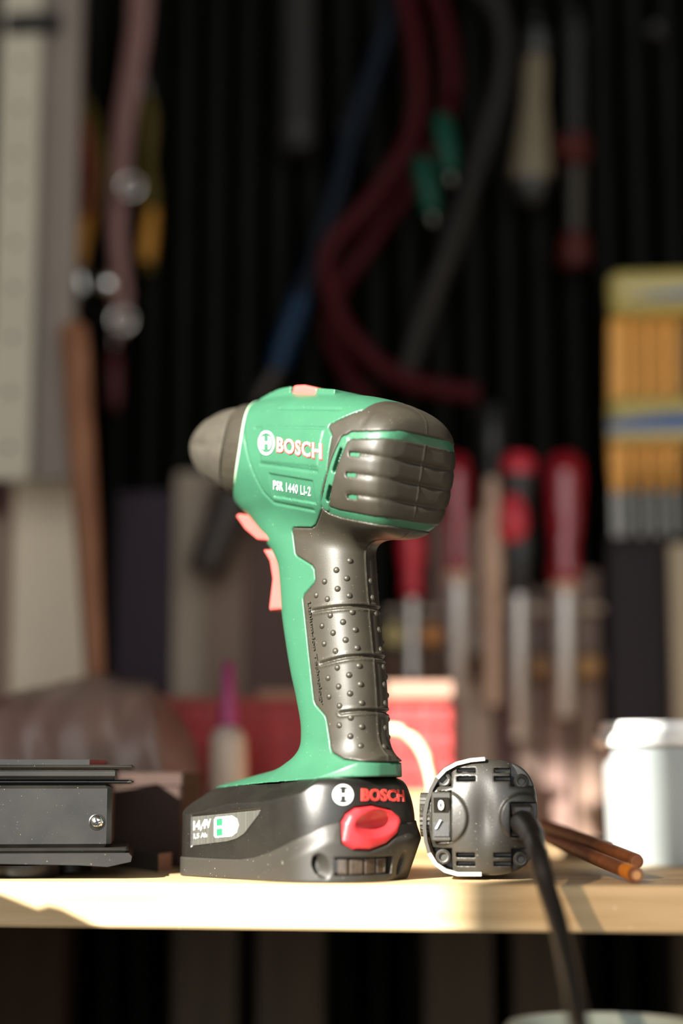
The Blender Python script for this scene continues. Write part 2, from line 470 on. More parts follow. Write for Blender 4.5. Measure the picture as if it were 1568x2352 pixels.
def batt0(X, Y, Z):
    ft = foot2(X, Y)
    ft = ft + sstep(-10, -40, X) * np.clip(Z - 24, 0, 30) ** 2 * (.006 + .006 * sstep(4, 24, -Y))
    ft = ft + sstep(4, -16, Y) * sstep(-20, -42, X) * .36 * np.clip(18 - Z, 0, 30)
    d = smax(ft, Z - ztop(X), 4.5)
    d = smax(d, -Z, 1.2)
    d = smax(d, (X - 50) * .8 + (Z - 33) * .6 + .5, 2)
    return smax(d, (X - 47) * .8 - (Z - 1) * .6, 1)
BBUT = [(25, 17.2), (23.4, 25.5), (21.5, 29.2), (17.5, 31.8), (9, 32.6), (-3, 30.6), (-7.6, 28), (-8.6, 25.8), (-5.7, 20.4), (1.4, 16.2), (12, 13.7), (20, 14.2)]
LBL = [(38.6, 27.6), (-8.5, 31.4), (-7, 28.5), (3, 19.5), (8, 17.2), (14.5, 15.8), (38.6, 13.2)]
def batt_up(X, Y, Z):
    d = batt0(X, Y, Z)
    zc = np.interp(X, [-52, -41, -32, -7, 15.6, 38, 50], [43, 41.2, 37.8, 34.2, 33.2, 28.6, 27])
    d = smax(d, ((np.abs(Y) - 34.5) + 1.5 * (Z - zc)) / 1.803, .8)
    d = d + .7 * sstep(.35, -.35, np.where(Y > 0, poly2(X, Z, LBL), 9))
    d = smax(d, -np.where((X < -20), poly2(Y, Z, BBUT) - .5, 9.), .6)
    return d
def batt_low(X, Y, Z):
    lp = poly2(X, Z, LOW)
    bul = 2.2 * sstep(0, 9, -lp) * sstep(30, -45, X) + .7
    d = batt0(X, Y, Z) - bul
    d = smax(d, lp, .8)
    d = smax(d, -Z, 1.0)
    d = smax(d, -np.where((X < -20), poly2(Y, Z, BBUT) - .5, 9.), .8)
    n = batt0(X, Y, Z)
    for yc, zc, sl in ((31.7, 7.2, .15), (-10.2, 7.4, -.25)):
        q = np.hypot((Y - yc - sl * (Z - 7)) / (2.4 if yc > 0 else 3.0), (Z - zc) / 5.6)
        d = d + np.where(X < -20, 3.6 * sstep(1.05, .35, q), 0)
    w = np.maximum(np.maximum(np.abs(Y - 13.0) - 15.0, np.abs(Z - 7.1) - 3.9), -(n + 1.6))
    return np.where(X < -20, np.maximum(d, -w), d)
def button_sdf(X, Y, Z):
    d = batt0(X, Y, Z) - 2.6
    q = np.hypot((Y - 7.6 + .3 * (Z - 25)) / 13.0, (Z - 25.0) / 6.2)
    d = d + 3.6 * np.clip(1 - q * q, 0, 1) ** 1.2
    d = smax(d, np.where(X < -20, poly2(Y, Z, BBUT), 9.), 2.2)
    return np.maximum(d, -(batt0(X, Y, Z) + 4))
SWP = [(39.6, 171.0), (37, 171.8), (15, 167.0), (9, 165.6), (5.4, 160.4), (3.5, 154.0), (20, 156.8), (31, 163.2)]
def switch_sdf(X, Y, Z):
    hw = 13.8 - .20 * np.clip(X - 12, 0, 99) - .0 * Z
    return smax(poly2(X, Z, SWP), np.abs(Y) - hw, 1.6)
TRG = [(22.1, 153), (15.5, 152.6), (9.4, 147), (5, 138), (8, 123), (17.0, 123.0), (17.6, 124.4), (15.4, 138.2), (17.3, 146.7)]
def trigger_sdf(X, Y, Z):
    return smax(poly2(X, Z, TRG), np.abs(Y) - 6.8, 2.4)
def ring_sdf(X, Y, Z):
    s, h = bs(X, Z)
    return smax(np.abs(np.hypot(Y, h * .995) - 24.7) - .8, np.abs(s - (82.0 - 13 * (Y / 24) ** 2)) - .9, .6)
def speed_sdf(X, Y, Z):
    s, h = bs(X, Z)
    return smax(np.maximum(np.abs(Y) - 12.0, np.abs(s - 43.5) - 8.0), np.maximum(h - 33.9 + .09 * np.abs(s - 45), 28 - h), 1.6)

def surface_net(f, lo, hi, vs, newton=2):
    lo = np.array(lo, float); K = 4
    n = (np.ceil((np.array(hi) - lo) / (vs * K)).astype(int)) * K + 1
    nc = (n - 1) // K + 1
    ax = [lo[i] + vs * K * np.arange(nc[i]) for i in range(3)]
    G = np.meshgrid(*ax, indexing='ij')
    Fc = f(*[g.ravel() for g in G]).reshape(nc)
    T = vs * K * 1.1
    c = [Fc[i:nc[0] - 1 + i, j:nc[1] - 1 + j, k:nc[2] - 1 + k] for i in (0, 1) for j in (0, 1) for k in (0, 1)]
    mn = np.minimum.reduce(c); mxx = np.maximum.reduce(c)
    act = (mn < T) & (mxx > -T)
    F = np.repeat(np.repeat(np.repeat(np.where(Fc[:-1, :-1, :-1] < 0, -1., 1.), K, 0), K, 1), K, 2)
    F = np.pad(F, ((0, 1),) * 3, mode='edge')
    fm = np.repeat(np.repeat(np.repeat(act, K, 0), K, 1), K, 2)
    pm = np.zeros(tuple(n), bool)
    for i in (0, 1):
        for j in (0, 1):
            for k in (0, 1):
                pm[i:n[0] - 1 + i, j:n[1] - 1 + j, k:n[2] - 1 + k] |= fm
    idx = np.nonzero(pm)
    pts = [lo[i] + vs * idx[i] for i in range(3)]
    F[idx] = f(*pts)
    ins = F < 0
    cs = [ins[i:n[0] - 1 + i, j:n[1] - 1 + j, k:n[2] - 1 + k] for i in (0, 1) for j in (0, 1) for k in (0, 1)]
    al = np.logical_and.reduce(cs); an = np.logical_or.reduce(cs)
    ci = np.nonzero(an & ~al)
    nid = np.full(tuple(n - 1), -1, np.int64); nid[ci] = np.arange(len(ci[0]))
    acc = np.zeros((len(ci[0]), 3)); cnt = np.zeros(len(ci[0]))
    cor = [(i, j, k) for i in (0, 1) for j in (0, 1) for k in (0, 1)]
    val = {q: F[ci[0] + q[0], ci[1] + q[1], ci[2] + q[2]] for q in cor}
    for a in cor:
        for d in range(3):
            if a[d] == 0:
                b = list(a); b[d] = 1; b = tuple(b)
                va, vb = val[a], val[b]; m = (va < 0) != (vb < 0)
                t = np.where(m, va / np.where(m, va - vb, 1), 0)
                p = np.tile(np.array(a, float), (len(t), 1)); p[:, d] = t
                acc += p * m[:, None]; cnt += m
    V = lo + vs * (np.stack(ci, 1) + acc / np.maximum(cnt, 1)[:, None])
    Q = []
    for d in range(3):
        e, g = [(1, 2), (2, 0), (0, 1)][d]
        sl = [slice(1, -1)] * 3; sl[d] = slice(0, -1); s2 = list(sl); s2[d] = slice(1, None)
        A_, B_ = ins[tuple(sl)], ins[tuple(s2)]
        for flip in (False, True):
            w = np.nonzero((A_ & ~B_) if not flip else (~A_ & B_))
            base = [w[0].copy(), w[1].copy(), w[2].copy()]
            for i in range(3):
                if i != d: base[i] += 1
            def cell(oe, og):
                b = [base[0].copy(), base[1].copy(), base[2].copy()]
                b[e] -= oe; b[g] -= og
                return nid[b[0], b[1], b[2]]
            q = np.stack([cell(1, 1), cell(0, 1), cell(0, 0), cell(1, 0)], 1)
            Q.append(q[:, ::-1] if flip else q)
    Q = np.concatenate(Q); Q = Q[(Q >= 0).all(1)]
    for _ in range(newton):
        X, Y, Z = V.T; fv = f(X, Y, Z); e = vs * .25
        g = np.stack([f(X + e, Y, Z) - f(X - e, Y, Z), f(X, Y + e, Z) - f(X, Y - e, Z), f(X, Y, Z + e) - f(X, Y, Z - e)], 1) / (2 * e)
        st = -fv[:, None] * g / np.maximum((g * g).sum(1), .15)[:, None]
        ln = np.linalg.norm(st, axis=1); st *= np.minimum(1, .5 * vs / np.maximum(ln, 1e-9))[:, None]
        V = V + st
    return V, Q

# drill frame -> world
fx = np.array([-math.cos(PSI), math.sin(PSI), 0]); fy = np.array([-math.sin(PSI), -math.cos(PSI), 0])
c_, s_ = math.cos(TH), math.sin(TH)
RT = np.array([[c_, -s_, 0], [s_, c_, 0], [0, 0, 1]])
RL = np.stack([RT @ fx, RT @ fy, np.array([0, 0, 1.])])      # rows: local axes in the world
DORG = np.array(c2w(DO[0], DO[1], BENCH_Z))
def d2w(v): return np.asarray(v) @ RL * .001 + DORG
def hit(px, py, f):
    o = RL @ (np.array(CAM) - DORG) * 1000; r = RL @ np.array(ray(px, py)); r /= np.linalg.norm(r)
    t = 640.
    for i in range(260):
        p = o + r * t; q = float(f(*[np.array([k]) for k in p])[0])
        if abs(q) < .015: return p
        t += q * .55
        if t > 1000: return None
    return p
def grad(f, p, e=.4):
    g = np.array([float(f(*[np.array([k]) for k in p + dv])[0] - f(*[np.array([k]) for k in p - dv])[0]) for dv in np.eye(3) * e])
    return g / np.linalg.norm(g)

M_green = mat('green_plastic', (0.036, .133, .074), .37, var=.06, vscale=60, bump=.05, bscale=2500, dust=.06, dscale=1700, dustcol=(.45, .6, .45))
M_rub = mat('black_rubber', (.035, .030, .021), .46, var=.15, vscale=90, bump=.06, bscale=2200, dust=.10, dscale=1500, dustcol=(.32, .28, .2), spec=.55)
M_red = mat('red_plastic', (.62, .035, .042), .32, var=.05, bump=.03)
M_orange = mat('coral_red_plastic', (.68, .115, .10), .36, var=.05)
M_gloss = mat('black_glossy_plastic', (.012, .011, .009), .33, var=.2, vscale=80, bump=.15, bscale=3000, dust=.12, dscale=1800, dustcol=(.14, .12, .09), spec=.6)
M_matte = mat('black_matte_plastic', (.028, .025, .020), .46, bump=.10, bscale=3000, dust=.2, dscale=900, dustcol=(.3, .27, .2), spec=.5)
M_ring = mat('pale_green_ring', (.42, .58, .40), .35)
M_white = mat('white_print', (.85, .84, .80), .45)
M_chuck = mat('dark_chuck_plastic', (.062, .055, .043), .42, var=.15, vscale=120, bump=.08, bscale=1500)
M_steel = mat('bright_steel', (.75, .72, .66), .25, metal=1.0)
M_redtext = mat('red_print', (.80, .07, .055), .4)
M_glare = mat('red_lettering_glare', (.90, .52, .44), .35)  # sun glare on the red letters, put into a paler colour
M_pgreen = mat('green_print', (.02, .22, .08), .4)
M_label = mat('grey_striped_label', (.055, .055, .048), .35, col2=(.085, .085, .075), vscale=60, vstretch=(12, 12, .02))
M_win = mat('smoky_clear_plastic', (.055, .040, .028), .15, coat=.3, spec=.6, var=.3, vscale=300)

drill = thing('cordless_drill', tuple(DORG), 'green and black cordless drill standing upright on its battery, in the middle of the bench', 'drill')
def sdfpart(name, f, lo, hi, vs, m, parent=drill):
    V, Q = surface_net(f, lo, hi, vs)
    return raw(name, d2w(V), Q, m, parent)
p_green = sdfpart('body_shell', green_sdf, (-84, -40, 35), (64, 40, 234), .62, M_green)
p_rub = sdfpart('rubber_grip', rubber_sdf, (-84, -38, 46), (6, 38, 222), .58, M_rub)
tag(sdfpart('front_grip_strip', frontpad_sdf, (-12, -18, 54), (18, 18, 116), .7, M_rub))
p_bat = tag(sdfpart('battery', batt_up, (-58, -40, -3), (56, 40, 50), .6, M_gloss))
p_low = sdfpart('battery_shell', batt_low, (-60, -42, -3), (56, 42, 32), .55, M_matte, p_bat)
tag(sdfpart('release_button', button_sdf, (-60, -14, 10), (-30, 32, 38), .5, M_red, p_bat), 'red oval dished release button')
tag(sdfpart('direction_switch', switch_sdf, (-2, -18, 148), (46, 18, 178), .6, M_orange), 'coral red direction switch')
tag(sdfpart('trigger', trigger_sdf, (0, -12, 118), (28, 12, 158), .55, M_orange), 'coral red trigger')
sdfpart('trim_ring', ring_sdf, (16, -28, 168), (54, 28, 240), .45, M_ring)
tag(sdfpart('speed_switch', speed_sdf, (-32, -16, 205), (10, 16, 240), .5, M_orange), 'coral red sliding speed switch')
# contact windows low on the battery
def tile(i):
    y0 = 1.2 + i * 7.1
    def f(X, Y, Z):
        return smax(batt0(X, Y, Z) - 1.2, np.maximum(np.maximum(np.abs(Y - y0 - 2.7) - 3.0, np.abs(Z - 6.9) - 3.4), -(batt0(X, Y, Z) + 3)), .4)
    return f
for i in range(4):
    y0 = 1.2 + i * 7.1
    sdfpart('contact_window', lambda X, Y, Z, g=tile(i): np.where(X < -15, g(X, Y, Z), 9.), (-56, y0 - 2, 2), (-30, y0 + 8, 13), .5, M_win, p_bat)
# label plate
def label_sdf(X, Y, Z):
    return np.maximum(smax(batt0(X, Y, Z) + .25, np.where(Y > 0, poly2(X, Z, LBL), 9) + .55, .2), -(batt0(X, Y, Z) + 2.2))
sdfpart('label_plate', label_sdf, (-12, 28, 10), (42, 38, 34), .5, M_label, p_bat)
def border_sdf(X, Y, Z):
    return np.maximum(smax(batt0(X, Y, Z) - .02, np.abs(np.where(Y > 0, poly2(X, Z, LBL), 9) + .1) - .28, .1), -(batt0(X, Y, Z) + 1.5))

# chuck and torque collar, turned on the body axis
ca, sa = math.cos(PB), math.sin(PB)
def axpt(s, h, y):
    return (MX + s * ca - h * sa, y, MZ + s * sa + h * ca)
def turned(prof, n, flute=0, fdepth=0, flo=0, fhi=0, h0=-.2):
    v, f = [], []
    for s, r in prof:
        fade = max(0., min(1., (126 - s) / 34))
        for k in range(n):
            t = 2 * math.pi * k / n; rr = r
            if flute and flo < s < fhi:
                w = math.sin(math.pi * (s - flo) / (fhi - flo)) ** .5
                rr = r - fdepth * w * max(0, math.cos(flute * t)) ** 6
            y, h = rr * math.cos(t), rr * math.sin(t)
            v.append(axpt(s - 3.4 - 13 * fade * (y / 24) ** 2, h + h0, y))
    m = len(prof)
    for i in range(m - 1):
        for k in range(n):
            f.append((i * n + k, i * n + (k + 1) % n, (i + 1) * n + (k + 1) % n, (i + 1) * n + k))
    f += [tuple(range(n - 1, -1, -1)), tuple(range((m - 1) * n, m * n))]
    return v, f
v, f = turned([(82, 22), (83.6, 24.2), (84.4, 24.4), (88, 24.2), (94, 23.6), (95.4, 23.3), (95.9, 22.9), (95.9, 18)], 96, 36, .5, 86, 95)
mb = MB(); mb.add(d2w(v), f); mb.build('torque_collar', M_rub, drill, angle=32)
v, f = turned([(94, 18), (96.6, 20.9), (97.2, 21.7), (98.6, 21.9), (99.6, 21.4), (100.6, 21.5), (104, 20.9), (108, 19.9), (112, 18.6), (116, 16.9), (119, 15.2), (122, 13.1), (124, 11.5), (126, 9.8), (127.2, 8.2), (127.6, 7.0), (127.0, 5.5), (124, 5)], 96, 6, 1.0, 102, 123)
mb = MB(); mb.add(d2w(v), f); ck = mb.build('chuck', M_chuck, drill, angle=35)
v, f = turned([(120, 4.4), (131.4, 4.2), (132.8, 3.2), (132.8, 2.0), (129, 1.8)], 20)
mb = MB(); mb.add(d2w(v), f); tag(mb.build('chuck_jaw', M_steel, ck, angle=35), 'bright steel jaw tip')

# --- lettering
def text_mesh(body, bold=.0, spacing=1.0, res=3):
    cu = bpy.data.curves.new('text', 'FONT'); cu.body = body; cu.size = 1; cu.offset = bold; cu.space_character = spacing
    cu.resolution_u = res; cu.extrude = .5; cu.fill_mode = 'BOTH'
    ob = bpy.data.objects.new('text', cu); COL.objects.link(ob)
    dg = bpy.context.evaluated_depsgraph_get(); dg.update()
    me = bpy.data.meshes.new_from_object(ob.evaluated_get(dg))
    bm = bmesh.new(); bm.from_mesh(me)
    bmesh.ops.triangulate(bm, faces=bm.faces)
    V = np.array([q.co for q in bm.verts]); Fc = [tuple(w.index for w in q.verts) for q in bm.faces]
    bm.free(); bpy.data.objects.remove(ob); bpy.data.meshes.remove(me)
    mn, mx_ = V.min(0), V.max(0)
    V = (V - mn) / (mx_ - mn)
    return V, Fc
def stick(V, Fc, bl, br, tl, f, lift=.05, thick=.35):
    """lay a unit-square drawing on the surface f between three surface points (bottom left, bottom right, top left)"""
    bl, br, tl = map(np.asarray, (bl, br, tl))
    P0 = bl + V[:, :1] * (br - bl) + V[:, 1:2] * (tl - bl)
    nrm = np.cross(br - bl, tl - bl); nrm /= np.linalg.norm(nrm)
    q = P0 + nrm * 9.0; t = np.zeros(len(q))
    for _ in range(60):
        w = q - nrm * t[:, None]; t += f(*w.T) * .7
    return q - nrm * t[:, None] + nrm * (lift + V[:, 2:3] * thick), Fc
def letter(body, bl, br, tl, f, m, name, parent=drill, bold=.0, lift=.02, thick=.35, label=None, spacing=1.0, grow=0):
    V, Fc = text_mesh(body, bold, spacing)
    v, f_ = stick(V, Fc, hit(*bl, f), hit(*br, f), hit(*tl, f), f, lift, thick)
    o = raw(name, d2w(v), f_, m, parent, False)
    if label: tag(o, label)
    return o
def emblem(cx, cy, rx, ry, f, m, parent):
    """ring with an anchor of two posts and a crossbar"""
    mb = MB(); n = 40
    def ring(r0, r1):
        v = []
        for z in (0, 1):
            for r in (r0, r1):
                v += [(.5 + r * math.cos(2 * math.pi * k / n), .5 + r * math.sin(2 * math.pi * k / n), z) for k in range(n)]
        f_ = []
        for k in range(n):
            j = (k + 1) % n
            f_ += [(2 * n + k, 3 * n + k, 3 * n + j, 2 * n + j), (n + k, n + j, 3 * n + j, 3 * n + k), (k, 2 * n + k, 2 * n + j, j)]
        mb.add(v, f_)
    ring(.40, .5)
    for sgn in (-1, 1):
        xo = [(.5 + sgn * .12, .5 - .27), (.5 + sgn * .22, .5 - .24), (.5 + sgn * .29, .5 - .13), (.5 + sgn * .31, .5), (.5 + sgn * .29, .5 + .13), (.5 + sgn * .22, .5 + .24), (.5 + sgn * .12, .5 + .27)]
        mb.prism(xo, (0, 0, 0), (1, 0, 0), (0, 1, 0), (0, 0, 1))
    mb.prism([(.36, .45), (.64, .45), (.64, .55), (.36, .55)], (0, 0, 0), (1, 0, 0), (0, 1, 0), (0, 0, 1))
    V = np.array(mb.v)
    bl, br, tl = hit(cx - rx, cy + ry, f), hit(cx + rx, cy + ry, f), hit(cx - rx, cy - ry, f)
    v, f_ = stick(V, mb.f, bl, br, tl, f, .05, .3)
    o = MB(); o.add(d2w(v), f_); o.build('emblem', m, parent)
emblem(613.5, 1018, 19, 28, green_sdf, M_white, drill)
letter('BOSCH', (635, 1040), (741, 1058), (636, 1003), green_sdf, M_redtext, 'lettering', bold=.055, lift=-.1, thick=.45, spacing=1.06)
letter('BOSCH', (637, 1038), (740, 1055), (638, 1004), green_sdf, M_glare, 'lettering_glare', bold=.028, lift=.3, thick=.25, spacing=1.08)
letter('PSR 1440 LI-2', (628, 1124), (714, 1140), (628, 1103), green_sdf, M_white, 'model_lettering', bold=.014, lift=.02, thick=.25, spacing=1.08)
emblem(787, 1826, 24, 24, batt_up, M_white, p_bat)
letter('BOSCH', (829, 1840), (929, 1842), (829, 1811), batt_up, M_redtext, 'battery_lettering', p_bat, bold=.04, spacing=1.06)
letter('14,4V', (445, 1911), (486, 1905), (445, 1886), label_sdf, M_white, 'voltage_lettering', p_bat, bold=.035)
letter('1,5 Ah', (446, 1928), (476, 1925), (446, 1915), label_sdf, M_white, 'capacity_lettering', p_bat, bold=.02)
letter('Lithium-Ion Technology', (705, 1384), (735, 1620), (714, 1382), rubber_sdf, M_rub, 'raised_lettering', p_rub, bold=.01, lift=-.1, thick=.8)
letter('2', (541, 1117), (549, 1119), (541, 1102), lambda X, Y, Z: np.hypot(Y, bs(X, Z)[1] - .3) - 24.1, M_white, 'torque_number', drill, bold=.03)
def flat(poly, bl, br, tl, f, m, name, parent, lift=.03, thick=.25):
    mb = MB(); mb.prism(poly, (0, 0, 0), (1, 0, 0), (0, 1, 0), (0, 0, 1))
    v, f_ = stick(np.array(mb.v), mb.f, hit(*bl, f), hit(*br, f), hit(*tl, f), f, lift, thick)
    o = MB(); o.add(d2w(v), f_); return o.build(name, m, parent)
bb = ((492, 1926), (549, 1921), (492, 1876))
flat([(.06, .02), (0, .12), (0, .88), (.06, .98), (.72, .98), (.92, .82), (1, .5), (.92, .18), (.72, .02)], *bb, label_sdf, M_white, 'battery_icon', p_bat)
for y0, y1 in ((.12, .42), (.58, .88)):
    flat([(.12, y0), (.34, y0), (.34, y1), (.12, y1)], *bb, label_sdf, M_pgreen, 'icon_bar', p_bat, .3, .1)
# grip bumps moulded in the rubber
dots = [(1035, 470), (928, 543), (1010, 608), (835, 633), (937, 690), (770, 740), (1030, 743), (857, 770), (1053, 873), (880, 898), (980, 950), (815, 980), (1077, 1010), (902, 1035), (1000, 1090), (832, 1120), (1092, 1152), (920, 1177), (1108, 1293), (935, 1308), (1028, 1365), (862, 1388), (1118, 1437), (945, 1455), (1035, 1510), (870, 1533), (1127, 1583), (952, 1607), (1040, 1700), (950, 1758), (1128, 1770), (1038, 1845), (1118, 1918), (1195, 630), (1212, 760), (1238, 885), (1262, 1010), (1275, 1165), (1295, 1300), (1303, 1440), (1310, 1585), (1312, 1780), (1303, 1925)]
mb = MB()
for zx, zy in dots:
    c0 = hit(500 + zx / 3.409, 1150 + zy / 3.409, rubber_sdf)
    if c0 is None: continue
    for sgn in ((1, -1) if c0[1] > 12 else (1,)):
        c = c0 * np.array([1, sgn, 1.])
        nn = grad(rubber_sdf, c0) * np.array([1, sgn, 1.])
        a = np.cross(nn, [0, 0, 1.]); a /= np.linalg.norm(a); b = np.cross(nn, a)
        v = [c + nn * .85]; k = 14
        for hgt, rad in ((.78, .55), (.5, 1.05), (.1, 1.4), (-.4, 1.6)):
            v += [c + nn * hgt + (a * math.cos(2 * math.pi * i / k) + b * math.sin(2 * math.pi * i / k)) * rad for i in range(k)]
        f = [(0, 1 + i, 1 + (i + 1) % k) for i in range(k)]
        for j in range(3):
            f += [(1 + j * k + i, 1 + (j + 1) * k + i, 1 + (j + 1) * k + (i + 1) % k, 1 + j * k + (i + 1) % k) for i in range(k)]
        mb.add(d2w(v), f)
mb.build('grip_bumps', M_rub, p_rub, smooth=True, angle=60)['kind'] = 'stuff'

# ================================================================== THINGS BESIDE THE DRILL
DX = lambda px, v: P(px, HORIZON, v).x
def ZB(py, v, px=784): return P(px, py, v).z          # height seen at a pixel row
rnd = random.Random(4)

# --- black tool body at the left edge
M_black = mat('black_painted_metal', (.013, .012, .010), .36, var=.4, vscale=45, bump=.03, bscale=500, dust=.08, dscale=1400, dustcol=(.25, .22, .16), spec=.5)
M_chrome = mat('chrome', (.85, .83, .78), .18, metal=1.0, bump=.2, bscale=900)
v0 = .030
xl = DX(-75, v0)
def X_(px, v=v0): return DX(px, v)
def Z_(py, v=v0): return ZB(py, v, 150)
box = thing('flanged_tool_body', ((xl + X_(250)) / 2, v0 + .04, BENCH_Z), 'black metal tool body with flanged plates and a chrome screw, by the left edge', 'power tool')
MB().box((xl, v0, Z_(1949)), (X_(258), v0 + .075, Z_(1800)), .0022).build('housing', M_black, box, angle=30)
MB().box((xl, v0 - .005, Z_(1786)), (X_(268), v0 + .080, Z_(1768)), .0008).build('top_flange', M_black, box)
MB().box((xl, v0 - .006, Z_(1766)), (X_(306), v0 + .080, Z_(1757)), .0010).build('top_plate', M_black, box)
MB().box((xl, v0 + .001, Z_(1800)), (X_(306), v0 + .078, Z_(1791)), .0012).build('lower_lip', M_black, box)
MB().box((xl, v0 + .002, Z_(1792)), (X_(262), v0 + .078, Z_(1785)), .0004).build('web', M_black, box)
mb = MB()
mb.prism([(xl, 0), (X_(207), 0), (X_(240), .022), (X_(240), .07), (xl, .07)], (0, v0 - .004, Z_(1757)), (1, 0, 0), (0, 1, 0), (0, 0, Z_(1745) - Z_(1757)))
mb.build('cover_plate', M_black, box)
mb = MB()
zb, zt = Z_(1988), Z_(1957)
mb.prism([(xl, zb + .002), (X_(190), zb + .0008), (X_(252), zb), (X_(303), zb + .0022), (X_(305), zt - .0015), (X_(298), zt), (xl, zt)], (0, v0 - .010, 0), (1, 0, 0), (0, 0, 1), (0, .095, 0))
mb.build('base_plate', M_black, box)
MB().box((xl, v0 - .006, zt), (X_(298), v0 + .08, Z_(1946)), .0011).build('base_rib', M_black, box)
for cx, r in ((65, 80),):
    rr = r * mpp(v0)
    pr = []
    MB().lathe((X_(cx), v0 + .02, BENCH_Z), (0, 0, 1), [(0, rr * .98), (.001, rr), (zb - BENCH_Z, rr)], 40).build('foot', M_black, box, angle=30)
MB().lathe((X_(150), v0 + .066, BENCH_Z), (0, 0, 1), [(0, .012), (zb - BENCH_Z, .012)], 20).build('foot', M_black, box, angle=30)
sc = Vector((X_(226), v0, Z_(1888)))
rr = 15 * mpp(v0)
MB().lathe(sc + Vector((0, .0015, 0)), (0, -1, 0), [(0, rr * 1.25), (.0016, rr * 1.25), (.0018, rr * 1.08), (.0010, rr * 1.05)], 28).build('screw_recess', M_black, box, angle=40)
s1 = MB().lathe(sc + Vector((0, .0012, 0)), (0, -1, 0), [(0, rr), (.0012, rr), (.0020, rr * .86), (.0025, rr * .5), (.0026, rr * .2)], 24).build('screw', M_chrome, box, angle=50)
mb = MB()
for a in (R(20), R(110)):
    e = Vector((math.cos(a), 0, math.sin(a))); g = Vector((-math.sin(a), 0, math.cos(a)))
    mb.prism([(-.6, -.12), (.6, -.12), (.6, .12), (-.6, .12)], sc + Vector((0, -.0012, 0)), e * rr, g * rr, (0, -.0003, 0))
mb.build('cross_slot', M_black, s1)

for o in box.children_recursive:      # turned a little on the bench, about its front right corner
    if o.parent == box or o.parent.parent == box:
        off = Vector(box.location) if o.parent == box else Vector(box.location)
        M = Matrix.Translation(Vector((X_(258), .030, 0)) - off) @ Matrix.Rotation(R(13), 4, 'Z') @ Matrix.Translation(off - Vector((X_(258), .030, 0)))
        o.data.transform(M)

# flat dark plate behind it, and a brown carton
M_plate = mat('dark_plate', (.05, .042, .035), .5, var=.2)
pl = MB().prism([(DX(275, .09), .112), (DX(372, .09), .085), (DX(392, .10), .105), (DX(388, .12), .122), (DX(275, .12), .122)], (0, 0, BENCH_Z), (1, 0, 0), (0, 1, 0), (0, 0, .0085)).build('flat_plate', M_plate)
tag(pl, 'flat dark plate on the bench between the black tool body and the drill', 'plate')
M_carton = mat('brown_carton', lin((.22, .15, .12)), .85, var=.12, vscale=40)
ct = thing('brown_carton', (DX(330, .15), .15, BENCH_Z), 'small dull brown carton behind the black tool body', 'box')
a, b = DX(225, .125), DX(415, .125)
zt = ZB(1775, .125)
MB().box((a, .126, BENCH_Z), (b, .176, zt - .004), .001).build('carton_body', M_carton, ct)
MB().box((a - .001, .125, zt - .007), (b + .001, .177, zt), .0008).build('lid', M_carton, ct)

# --- black rotary tool lying on its side, its back end towards the camera
v0 = .028
rt = thing('corded_power_tool', (DX(1108, v0), v0 + .04, BENCH_Z), 'black corded power tool lying with its vented back end and rocker switch to the front', 'power tool')
M_tool = mat('dusty_black_plastic', (.034, .031, .025), .40, bump=.15, bscale=2500, dust=.22, dscale=1500, dustcol=(.4, .36, .28), spec=.6)
M_dark = mat('dark_recess', (.008, .007, .006), .6)
TS = mpp(v0) * 1000                                     # mm per pixel there
TC = P(1107, 1878, v0)
def tool_sdf(X, Y, Z):
    """X right, Y towards the camera, Z up, in mm from the middle of the back face"""
    q = (((np.abs(X) / 24.3) ** 3.0 + (np.abs(Z) / 25.6) ** 3.0) ** (1 / 3.0) - 1) * 24.3
    dome = Y + 6.5 * (np.clip(np.hypot(X, Z) / 25., 0, 2)) ** 3.0
    body = smax(q + .02 * np.clip(-Y - 20, 0, 99), smax(dome, -Y - 78, 3), 3.0)
    # four sunk corners with the screws
    cx = np.abs(X + .5) - 13.2; cz = np.abs(Z) - 13.6
    corner = np.maximum(np.maximum(-cx, -cz), -(Y + 13.0))
    corner = smax(corner, -(np.hypot(X, Z) - 17), 1)
    body = smax(body, -corner, 1.2)
    # saddle between two half-moon plates
    fr = sstep(-9, -2, Y)
    body = body + 2.0 * np.exp(-((X - .8) / 4.4) ** 2) * np.exp(-(Z / 14.) ** 2) * fr
    body = body - 1.5 * sstep(.8, -.8, np.hypot(X + 18.5, Z) - 12.0) * fr - 1.3 * sstep(.8, -.8, np.hypot(X - 18.5, Z) - 10.6) * fr
    # vent slots, two and two at each corner of the upright bar
    for x0 in (-7.0, 9.6):
        for z0 in (20.6, 17.0, -16.4, -20.2):
            s = np.maximum(np.maximum(np.abs(X - x0 + (0.6 if z0 < 0 else 0)) - 4.2, np.abs(Z - z0) - 1.05), np.abs(Y + 3) - 6)
            body = smax(body, -s, .35)
    # switch well
    w = np.maximum(np.maximum(np.abs(X + 18.2) - 4.6, np.abs(Z - .4) - 11.2), -(Y + 5.2))
    body = smax(body, -w, .5)
    # cord well
    w = np.maximum(np.maximum(np.abs(X - 18.5) - 6.2, np.abs(Z + 1.0) - 7.6), -(Y + 8.5))
    return smax(body, -w, .6)
def tpart(name, f, lo, hi, vs, m, parent):
    V, Q = surface_net(f, lo, hi, vs)
    W_ = np.stack([V[:, 0], -V[:, 1], V[:, 2]], 1) * .001 + np.array(TC)
    return raw(name, W_, Q[:, ::-1], m, parent)
tpart('housing', tool_sdf, (-28, -80, -28), (28, 6, 28), .55, M_tool, rt)
def T(x, y, z): return TC + Vector((x, -y, z)) * .001
